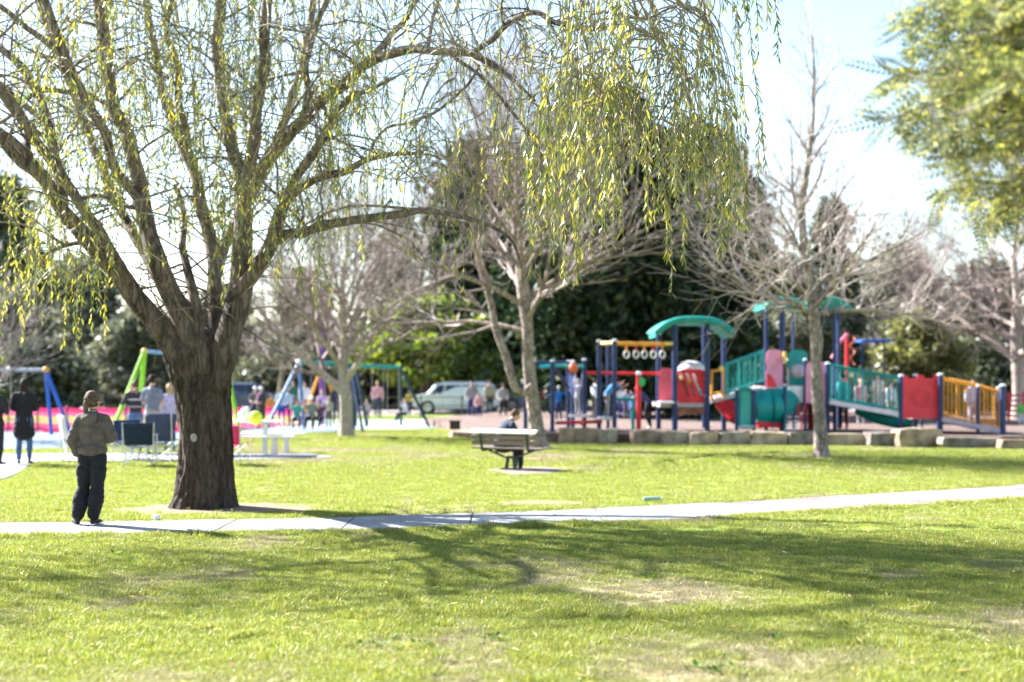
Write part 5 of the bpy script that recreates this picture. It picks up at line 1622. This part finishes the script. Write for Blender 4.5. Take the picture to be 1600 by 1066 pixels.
panel(rounded(1259, 1291, 564, 630, 12), 39.35, .03, M_pink)
panel([(1262, 672), (1262, 634), (1288, 634), (1288, 672)], 40.8, .04, flat((.30, .02, .03)))
# ladder
ld = MB().bar(lp(1228, 630, 39.3), lp(1226, 674, 38.4), .04).build('ladder_rail', M_teal, ps)
MB().bar(lp(1258, 630, 39.3), lp(1251, 674, 38.4), .04).build('ladder_rail', M_red, ps)
MB().bar(lp(1236, 632, 39.35), lp(1232, 660, 38.9), .05).bar(lp(1248, 632, 39.35), lp(1245, 660, 38.9), .05).build('ladder_stile', M_red, ps)
for k in range(5):
    t = k / 4
    Y = 39.2 - .7 * t
    for s in (0, 1):
        if (k + s) % 2 == 0 or k > 0:
            MB().box(at(1234 + 12 * s - 4 * t, 645 + 6.5 * k + (0 if s else 0), Y), (.14, .16, .035), bev=.01).build('rung', M_white, ps)
# tube slide
Y = 39.3
tb = MB().tube([lp(1228, 632, Y + .6), lp(1214, 636, Y + .2), lp(1196, 638, Y), lp(1180, 640, Y - .1), lp(1172, 642, Y - .15)], [.50, .54, .54, .52, .45], 24)
tb.build('tube_slide', M_teal, ps, True)
for px in (1188, 1206):
    MB().tube([lp(px - .6, 638, Y - .02), lp(px + .6, 638, Y - .02)], .565, 24).build('tube_flange', M_teal, ps, True)
panel(rounded(1153, 1177, 605, 668, 8), 38.7, .05, M_teal, 'slide_end')
panel(rounded(1157, 1173, 612, 664, 6), 38.68, .02, paint((.04, .38, .32)), 'slide_end_panel')
MB().ell(at(1166, 667, 38.5), (.24, .2, .06), 14, 8).build('slide_lip', paint((.35, .6, .55)), ps, True)
post(1151, 606, 38.6, ps, .05); post(1178, 606, 38.6, ps, .05)
MB().bar(lp(1180, 663, 38.8), lp(1215, 665, 39.2), .3, .14).build('red_skirting', M_red, ps)
# teal railed ramp down to the castle panel
railing(1296, 570, 1407, 590, 623, 641, 38.9, 38.3, 16, M_teal)
railing(1306, 574, 1407, 592, 622, 640, 40.8, 40.2, 8, M_teal)
MB().bar(lp(1297, 628, 38.85), lp(1408, 648, 38.25), .06, .13).build('edge_beam', flat((.66, .64, .68), .45), ps)
A0, A1 = Vector(lp(1297, 627, 38.9)), Vector(lp(1408, 647, 38.3))
for i in range(16):
    p = A0.lerp(A1, (i + .5) / 16)
    MB().box((p.x, p.y + .98, p.z - .02), (.118, 1.85, .05), bev=.006).build('board', M_deck, ps)
MB().tube([lp(1340, 640, 40.2), lp(1372, 652, 39.8), lp(1400, 658, 39.4), lp(1426, 660, 39.2)], [.16, .2, .2, .18], 12).build('low_slide', M_teal, ps, True)
# castle panel
for px, yt, Y in ((1408, 585, 38.2), (1469.5, 583, 38.0), (1430, 584, 40.3), (1467, 584, 40.2)): post(px, yt, Y, ps, .065)
cp = panel([(1411, 654), (1411, 587), (1418, 587), (1418, 591), (1433, 591), (1433, 586), (1444, 586), (1444, 591), (1459, 591), (1459, 586), (1467, 585), (1467, 654)], 38.15, .04, paint((.68, .035, .055)), 'castle_panel')
for rr in (13.5, 9):
    c = at(1439, 622, 38.14)
    MB().tube([c + Vector((rr / FP * 38.1 * math.cos(t), 0, rr / FP * 38.1 * math.sin(t))) for t in [i * PI / 14 for i in range(29)]], .008, 5, False).build('engraved_circle', paint((.50, .035, .065)), cp, True)
MB().bar(lp(1434, 616, 38.14), lp(1445, 628, 38.14), .012).bar(lp(1445, 616, 38.14), lp(1434, 628, 38.14), .012).build('engraved_cross', paint((.50, .035, .065)), cp)
MB().box((at(1439, 652, 39.2)), (1.05, 2.0, .06), bev=.01).build('deck', M_deck, ps)
# orange railed ramp
railing(1472, 590, 1527, 601, 650, 660, 38.0, 37.6, 9, M_org)
railing(1528, 602, 1564, 612, 660, 669, 37.6, 37.3, 6, M_org)
railing(1474, 594, 1560, 611, 645, 661, 40.0, 39.4, 6, M_org)
post(1528, 601, 37.55, ps, .04); post(1567, 600, 37.25, ps, .075); post(1528, 600, 39.5, ps, .05); post(1560, 604, 39.3, ps, .05)
MB().bar(lp(1472, 655, 37.95), lp(1566, 674, 37.25), .07, .12).build('edge_beam', flat((.42, .40, .46), .5), ps)
A0, A1 = Vector(lp(1472, 654, 38.0)), Vector(lp(1566, 673.5, 37.3))
for i in range(13):
    p = A0.lerp(A1, (i + .5) / 13)
    MB().box((p.x, p.y + 1.0, p.z - .02), (.12, 1.9, .05), bev=.006).build('board', M_deck, ps)

# rope climber behind
rc = thing('rope_climber', 'red pole climber with spiral ropes rising behind the teal ramp', 'climber')
for px, yt, Y in ((1308, 545, 43.5), (1323, 520, 44.0)): MB().tube([lp(px, 680, Y)[:2] + (.2,), lp(px, yt, Y)], .055, 10).build('pole', M_red, rc, True)
MB().tube([(at(1332, 570 - 45 * t, 44.3) + Vector((.07 * math.cos(t * 14), .07 * math.sin(t * 14), 0))) for t in [i / 40 for i in range(41)]], .024, 6).build('spiral', paint((.55, .09, .05)), rc, True)
MB().tube([lp(1300, 560, 43.5), lp(1312, 535, 43.7), lp(1324, 522, 44)], .05, 8).build('arch', paint((.7, .2, .3)), rc, True)
bs = thing('blue_shade_sail', 'small blue shade roof beyond the rope climber', 'shade')
MB().box(at(1364, 533, 54), (1.0, 1.6, .10), bev=.03).build('canopy', paint((.03, .14, .55)), bs)
for s in (-.42, .42):
    p = at(1364, 533, 54); MB().tube([(p.x + s, p.y, 0), (p.x + s, p.y, p.z)], .04, 8).build('post', M_navy, bs, True)

rf = thing('red_barrier', 'red mesh barrier at the right edge behind the orange ramp', 'barrier')
for px in (1576, 1600, 1640):
    MB().tube([lp(px, 655, 47)[:2] + (0,), lp(px, 612, 47)], .04, 8).build('post', M_red, rf, True)
for k in range(5): MB().bar(lp(1576, 618 + 8 * k, 47), lp(1640, 618 + 8 * k, 47), .02, .07).build('strip', paint((.5, .06, .12)), rf)

# ------------------------------------------------------------------ swings
def aframe(t, top, feet, r, m):
    for f in feet: MB().tube([top, f], r, 10).build('leg', m, t, True)
def chain_seat(t, x, y, zt, zs, m, dy=0):
    s = MB().box((x, y + dy, zs), (.42, .18, .035), bev=.01).build('seat', m, t)
    for q in (-.2, .2): MB().tube([(x + q, y, zt), (x + q, y + dy, zs)], .010, 4).build('chain', M_steel, t)
M_blue = paint((.02, .12, .50))
t = thing('swing_set', 'blue legged swing set with grey top bar at the left edge', 'swing set')
Y = 42.5
tp = Vector(lp(72, 578, Y))
aframe(t, tp, [Vector((tp.x + .93, Y - .5, 0)), Vector((tp.x - .08, Y + .75, 0))], .055, M_blue)
tp2 = tp + Vector((-3.6, 0, .0))
aframe(t, tp2, [Vector((tp2.x - .8, Y - .8, 0)), Vector((tp2.x, Y + .8, 0))], .055, M_blue)
MB().tube([tp, tp2], .055, 10).build('top_bar', flat((.45, .46, .50), .4), t, True)
MB().ell(tp, (.10, .12, .10), 10, 8).build('bracket', M_org, t, True)
for dx in (-.85, -2.3): chain_seat(t, tp.x + dx, Y, tp.z, .5, M_navy)
t = thing('swing_set', 'lime green legged swing set with pale blue top bar behind the willow', 'swing set')
Y = 40.5
LIME = paint((.30, .62, .03))
tp = Vector(lp(226, 549, Y))
aframe(t, tp, [Vector(lp(172, 683, Y - .8)), Vector(lp(216, 675, Y + 1.2))], .065, LIME)
tp2 = Vector(lp(352, 560, Y + 1))
aframe(t, tp2, [Vector(lp(375, 676, Y + .4)), Vector(lp(350, 672, Y + 2))], .055, LIME)
MB().tube([tp, tp2], .05, 10).build('top_bar', paint((.25, .45, .75)), t, True)
MB().ell(tp, (.10, .10, .08), 10, 8).build('bracket', M_yel, t, True)
for dx in (.9, 1.9): chain_seat(t, tp.x + dx, Y + .4, tp.z - .1, .5, M_navy)
t = thing('swing_set', 'swing set with slate blue legs and teal top bar left of the vase shaped tree', 'swing set')
Y = 46.5
SL = paint((.08, .18, .42))
tp = Vector(lp(467, 567, Y))
aframe(t, tp, [Vector((tp.x - .95, Y - 1.0, 0)), Vector((tp.x + .05, Y + .9, 0))], .06, SL)
tp2 = Vector(lp(548, 569, Y))
aframe(t, tp2, [Vector((tp2.x + .5, Y - 1, 0)), Vector((tp2.x, Y + 1, 0))], .05, M_navy)
MB().tube([tp, tp2], .055, 10).build('top_bar', M_teal, t, True)
MB().ell(tp, .1, 10, 8).build('bracket', M_cap, t, True)
for px in (478, 497, 520): chain_seat(t, (px - 800) / FP * Y, Y, tp.z, .48, M_navy, -.6)
t = thing('swing_set', 'orange legged swing with a thick purple pole behind the teal topped swing', 'swing set')
Y = 52
tp = Vector(lp(503, 574, Y))
aframe(t, tp, [Vector((tp.x - .8, Y, 0)), Vector((tp.x + .9, Y, 0))], .055, M_org)
MB().tube([(tp.x, Y + .1, 0), (tp.x, Y + .1, CH + (HY - 520) / FP * Y)], .10, 12).build('pole', paint((.20, .05, .30)), t, True)
t = thing('swing_set', 'dark legged swing set with green top bar left of the silver car', 'swing set')
Y = 50.5
tp, tp2 = Vector(lp(556, 571, Y)), Vector(lp(626, 574, Y))
DK = paint((.015, .04, .055))
aframe(t, tp, [Vector(lp(576, 668, Y - .5))[:2] + (0,) if False else Vector((lp(576, 0, Y)[0], Y - .6, 0)), Vector((tp.x - .1, Y + .9, 0))], .055, DK)
aframe(t, tp2, [Vector((lp(672, 0, Y)[0], Y - .5, 0)), Vector((tp2.x - .05, Y + .9, 0))], .055, DK)
MB().tube([tp, tp2], .055, 10).build('top_bar', M_teal, t, True)
for px in (590, 634 - 20): chain_seat(t, (px - 800) / FP * Y, Y, tp.z, .5, M_navy)

# pink barrier mesh
bm_ = thing('barrier_mesh', 'pink and yellow striped barrier mesh strung behind the swings on the left', 'barrier')
rngb = random.Random(5)
strip_mats = [leafmat('barrier_plastic', [(0, c), (1, c)], .6, .4, .03) for c in ((.62, .14, .28), (.70, .30, .42), (.70, .56, .34), (.68, .54, .36), (.70, .28, .40), (.60, .14, .28))]
xs_ = [-80 + 46 * k for k in range(13)]
for k in range(len(xs_)):
    by = lambda q: 45.5 + max(0, q - 300) / 150 * 6.5
    Y = by(xs_[k])
    MB().tube([(lp(xs_[k], 0, Y)[0], Y, 0), lp(xs_[k], 634, Y)], .03, 6).build('stake', M_steel, bm_, True)
    if k == len(xs_) - 1: break
    Y2 = by(xs_[k + 1])
    for j, c in enumerate(((.72, .06, .22), (.80, .25, .42), (.78, .58, .25), (.75, .55, .30), (.78, .22, .40), (.70, .07, .24))):
        a = [lp(xs_[k] + (xs_[k + 1] - xs_[k]) * q / 6, 636 + 6.2 * j + 2.4 * math.sin(q * PI / 6) + rngb.uniform(-.5, .5), Y + (Y2 - Y) * q / 6 - .03) for q in range(7)]
        m = MB()
        V = []
        for p in a: V += [(p[0], p[1], p[2]), (p[0], p[1] + .012, p[2]), (p[0], p[1] + .012, p[2] - .125), (p[0], p[1], p[2] - .125)]
        F = []
        for q in range(6): F += [(4 * q + w_, 4 * q + (w_ + 1) % 4, 4 * q + 4 + (w_ + 1) % 4, 4 * q + 4 + w_) for w_ in range(4)]
        m.raw(V, F).build('strip', strip_mats[j], bm_)

# ------------------------------------------------------------------ picnic things
M_fab, M_frm = cloth((.012, .025, .06)), flat((.62, .63, .66), .35, .3)
def camp_chair(label, loc, rz, fab, group='folding camp chairs', sz=1.0, back=.86):
    t = thing('camp_chair', label, 'camp chair', loc, rz, group)
    m = MB()
    def quadsheet(a, b, c, d, sag, name):
        V = []
        n = 6
        for i in range(n + 1):
            for j in range(n + 1):
                u, v = i / n, j / n
                p = (Vector(a) * (1 - u) + Vector(b) * u) * (1 - v) + (Vector(d) * (1 - u) + Vector(c) * u) * v
                s = math.sin(u * PI) * math.sin(v * PI * .5 + PI * .25)
                V.append(p + Vector(sag) * s)
        k = n + 1
        F = [(i * k + j, i * k + j + 1, (i + 1) * k + j + 1, (i + 1) * k + j) for i in range(n) for j in range(n)]
        o = MB().raw(V, F).build(name, fab, t, True)
        md = o.modifiers.new('thick', 'SOLIDIFY'); md.thickness = .012
    quadsheet((-.27, -.22, .42), (.27, -.22, .42), (.29, .22, .44), (-.29, .22, .44), (0, 0, -.07), 'seat')
    quadsheet((-.27, -.22, .42), (.27, -.22, .42), (.30, -.34, back), (-.30, -.34, back), (0, -.06, 0), 'backrest')
    for s in (-1, 1):
        MB().tube([(s * .28, -.25, .02), (s * .30, -.34, back)], .012, 7).build('rear_leg', M_frm, t, True)
        MB().tube([(s * .30, .26, .02), (s * .30, .24, .60)], .012, 7).build('front_leg', M_frm, t, True)
        MB().tube([(s * .30, .27, .03), (-s * .27, .22, .44)], .010, 6).build('front_brace', M_frm, t, True)
        MB().tube([(s * .29, -.25, .03), (-s * .27, -.23, .42)], .010, 6).build('back_brace', M_frm, t, True)
        MB().tube([(s * .30, .26, .03), (s * .27, -.22, .42)], .010, 6).build('side_brace', M_frm, t, True)
        MB().box((s * .31, -.02, .61), (.07, .52, .015), bev=.006).build('armrest', fab, t)
        for y in (-.25, .26): MB().ell((s * .29, y, .025), (.03, .03, .022), 8, 6).build('foot', flat((.03, .03, .03)), t, True)
    t.scale = (sz,) * 3
    return t
camp_chair('navy camp chair with its back to the viewer, left of the willow trunk', foot(219, 728), R(8), M_fab)
camp_chair('navy camp chair with silver frame closest to the willow trunk', foot(258, 720), R(-12), cloth((.05, .07, .13)), back=1.0)
camp_chair('navy camp chair half hidden behind the other two camp chairs', foot(190, 719), R(35), cloth((.02, .035, .12)))
camp_chair('pale grey camp chair hidden behind the standing teenager', foot(122, 722), R(-60), cloth((.40, .39, .40)), back=.98)
camp_chair('hot pink camp chair right of the willow trunk', foot(362, 727), R(-10), cloth((.80, .04, .20)), back=.80)
wr = thing('blue_towel', 'light blue towel hung over the camp chair near the trunk', 'towel', at(274, 692, 30.3))
MB().box((0, 0, 0), (.34, .3, .05), bev=.02).build('cloth', cloth((.25, .60, .75)), wr)

tb = thing('picnic_table', 'white metal picnic table behind the willow trunk', 'table', Vector((-6.15, 31.9, .03)), R(-3))
M_wt = flat((.72, .72, .75), .3, .2)
for k in range(4): MB().box((0, -.30 + .20 * k, .74), (2.0, .18, .035), bev=.008).build('tabletop_plank', M_wt, tb)
for s in (-.55, .62):
    MB().bar((s, 0, 0), (s, 0, .72), .07, .10).bar((s, -.36, .70), (s, .36, .70), .06, .05).build('leg', M_wt, tb)
for sy, nm in ((-1, 0), (1, 1)):
    pb = thing('picnic_bench', ('white metal bench on the viewer side of the picnic table', 'white metal bench on the far side of the picnic table')[nm], 'bench', Vector((-5.8, 31.9 + sy * .82, .03)), R(-3), 'benches at the picnic table')
    for k in range(2): MB().box((0, -.11 + .2 * k, .43), (2.1, .18, .035), bev=.008).build('seat_plank', M_wt, pb)
    for s in (-.75, .62): MB().bar((s, 0, 0), (s, 0, .42), .09, .12).bar((s, -.16, .40), (s, .16, .40), .05, .04).build('leg', M_wt, pb)
bag = thing('carrier_bag', 'white and navy bag standing on the picnic table', 'bag', Vector((-5.95, 31.75, .79)))
MB().tube([(0, 0, 0), (0, 0, .12), (.03, 0, .24), (.07, 0, .30)], [.15, .17, .10, .03], 7).build('sack', cloth((.75, .78, .78)), bag, True)
MB().tube([(.16, .05, 0), (.18, .05, .2), (.16, .05, .33)], [.10, .11, .04], 10).build('pouch', cloth((.02, .03, .10)), bag, True)
bal = thing('balloon', 'bright yellow balloon floating at the end of the picnic table', 'balloon', at(400, 653, 31.3))
MB().ell((0, 0, 0), (.145, .145, .155), 20, 14).build('bulb', flat((.75, .80, .02), .25, coat=.4), bal, True)
MB().tube([(0, 0, -.15), (0, 0, -.18)], [.008, .02], 8).build('knot', flat((.7, .74, .02), .3), bal, True)
MB().tube([(0, 0, -.17), (-.06, .05, -.28), (-.15, .1, -.40)], .004, 4).build('string', M_white, bal, True)
ball = thing('ball', 'small white ball on the grass just behind the path near the willow', 'ball', gd(245, 816) + Vector((0, 0, .05)))
MB().ell((0, 0, 0), .045, 16, 10).build('sphere', mat('ball_skin', (.72, .74, .76), .5, .1, 30, .3), ball, True)
lit = thing('plastic_bottle', 'crushed pale green plastic bottle lying on the grass beyond the path', 'bottle', gd(1020, 785) + Vector((0, 0, .05)), R(10))
MB().tube([(-.14, 0, 0), (-.10, 0, 0), (.02, 0, .005), (.08, 0, 0), (.12, 0, 0)], [.02, .032, .026, .028, .012], 10).build('bottle_body', flat((.34, .46, .42), .4), lit, True)
MB().tube([(.12, 0, 0), (.145, 0, 0)], .018, 8).build('cap', M_white, lit, True)

# ------------------------------------------------------------------ cars
def car(label, px, Y, L, H, paintc, rz=0, wag=True):
    t = thing('parked_car', label, 'car', Vector(((px - 800) / FP * Y, Y, .01)), rz, 'cars parked behind the playground')
    h = H
    prof = [(-.5, .26), (-.5, .52), (-.485, .60), (-.44, .95), (-.36, 1.0), (.16, 1.0), (.22, .97), (.32, .66), (.47, .58), (.5, .5), (.5, .26), (.40, .17), (-.40, .17)]
    body = [(x * L, z * h) for x, z in prof]
    W = 1.78
    bm = bmesh.new()
    rows = []
    for y, tuck in ((-W / 2, 1), (-W / 2 + .09, 0), (W / 2 - .09, 0), (W / 2, 1)):
        r = []
        for x, z in body:
            f = max(0, (z / h - .58)) * .30
            yy = y * (1 - f)
            r.append(bm.verts.new((x * (.985 if tuck else 1), yy, z - (.02 if tuck and z > .8 * h else 0))))
        rows.append(r)
    n = len(body)
    for a, b_ in zip(rows, rows[1:]):
        for i in range(n): bm.faces.new((a[i], a[(i + 1) % n], b_[(i + 1) % n], b_[i]))
    bm.faces.new(rows[0][::-1]); bm.faces.new(rows[-1])
    bmesh.ops.recalc_face_normals(bm, faces=bm.faces)
    me = bpy.data.meshes.new('body'); bm.to_mesh(me); bm.free()
    me.materials.append(flat(paintc, .3, .05, coat=.5))
    bo = link('body', me, t)
    md = bo.modifiers.new('b', 'BEVEL'); md.width = .035; md.segments = 2; md.limit_method = 'ANGLE'
    G = flat((.025, .03, .045), .08)
    for s in (-1, 1):
        for a, b_, c, d in ((-.44, -.30, -.41, -.30), (-.285, -.08, -.285, -.08), (-.065, .13, -.065, .10), (.145, .27, .115, .19)):
            z0, z1 = .62 * h, .92 * h
            y0 = s * (W / 2 * (1 - .04 * .3) + .004); y1 = s * (W / 2 * (1 - .34 * .30) + .004)
            V = [(a * L, y0, z0), (b_ * L, y0, z0), (d * L, y1, z1), (c * L, y1, z1)]
            V += [(x, y - s * .02, z) for x, y, z in V]
            MB().raw(V, [(0, 1, 2, 3), (4, 7, 6, 5), (0, 4, 5, 1), (1, 5, 6, 2), (2, 6, 7, 3), (3, 7, 4, 0)]).build('window', G, t)
        for x in (-.31, .31):
            wh = MB().tube([(x * L, s * (W / 2 - .2), .33), (x * L, s * (W / 2 + .01), .33)], .335, 22).build('wheel', flat((.02, .02, .02), .8), t, True)
            MB().tube([(x * L, s * (W / 2), .33), (x * L, s * (W / 2 + .02), .33)], .21, 16).build('rim', M_steel, wh, True)
        MB().box((.485 * L, s * .62, .52 * h), (.10, .32, .13), bev=.02).build('headlight', flat((.7, .72, .75), .15), t)
        MB().box((-.485 * L, s * .70, .56 * h), (.08, .16, .26), bev=.02).build('tail_light', flat((.45, .02, .02), .2), t)
        MB().box((.20 * L, s * (W / 2 + .08), .64 * h), (.12, .15, .12), bev=.03).build('mirror', flat(paintc, .3, .4), t)
        for x in (-.27, -.07, .14): MB().box((x * L, s * (W / 2 + .002), .40 * h), (.012, .008, .36 * h)).build('door_seam', flat((.02, .02, .02)), t)
        MB().bar((-.38 * L, s * .62, 1.015 * h), (.14 * L, s * .62, 1.015 * h), .03, .04).build('roof_rail', M_steel, t)
    MB().box((0, 0, .20 * h), (L * .99, W * .98, .14), bev=.03).build('sill', flat((.05, .05, .055)), t)
    return t
car('silver estate car parked side on behind the playground', 712, 68, 4.15, 1.50, (.78, .80, .88), R(180))
car('dark grey blue car parked just behind the silver estate', 762, 74, 4.4, 1.62, (.20, .24, .32), R(175))
car('dark blue car glimpsed between the willow trunk and the balloon', 372, 72, 4.3, 1.45, (.05, .08, .16), R(0))

# fences and bollards at the car park
fn = thing('car_park_fence', 'low dark railing along the car park behind the swings', 'fence')
for k in range(22):
    x = -22 + 1.8 * k; MB().tube([(x, 62.5, 0), (x, 62.5, .95)], .04, 6).build('post', flat((.10, .09, .08)), fn, True)
    if k < 21:
        for z in (.5, .88): MB().bar((x, 62.5, z), (x + 1.8, 62.5, z), .03, .04).build('rail', flat((.16, .14, .12)), fn)
bpy.data.scenes.remove(WORK)
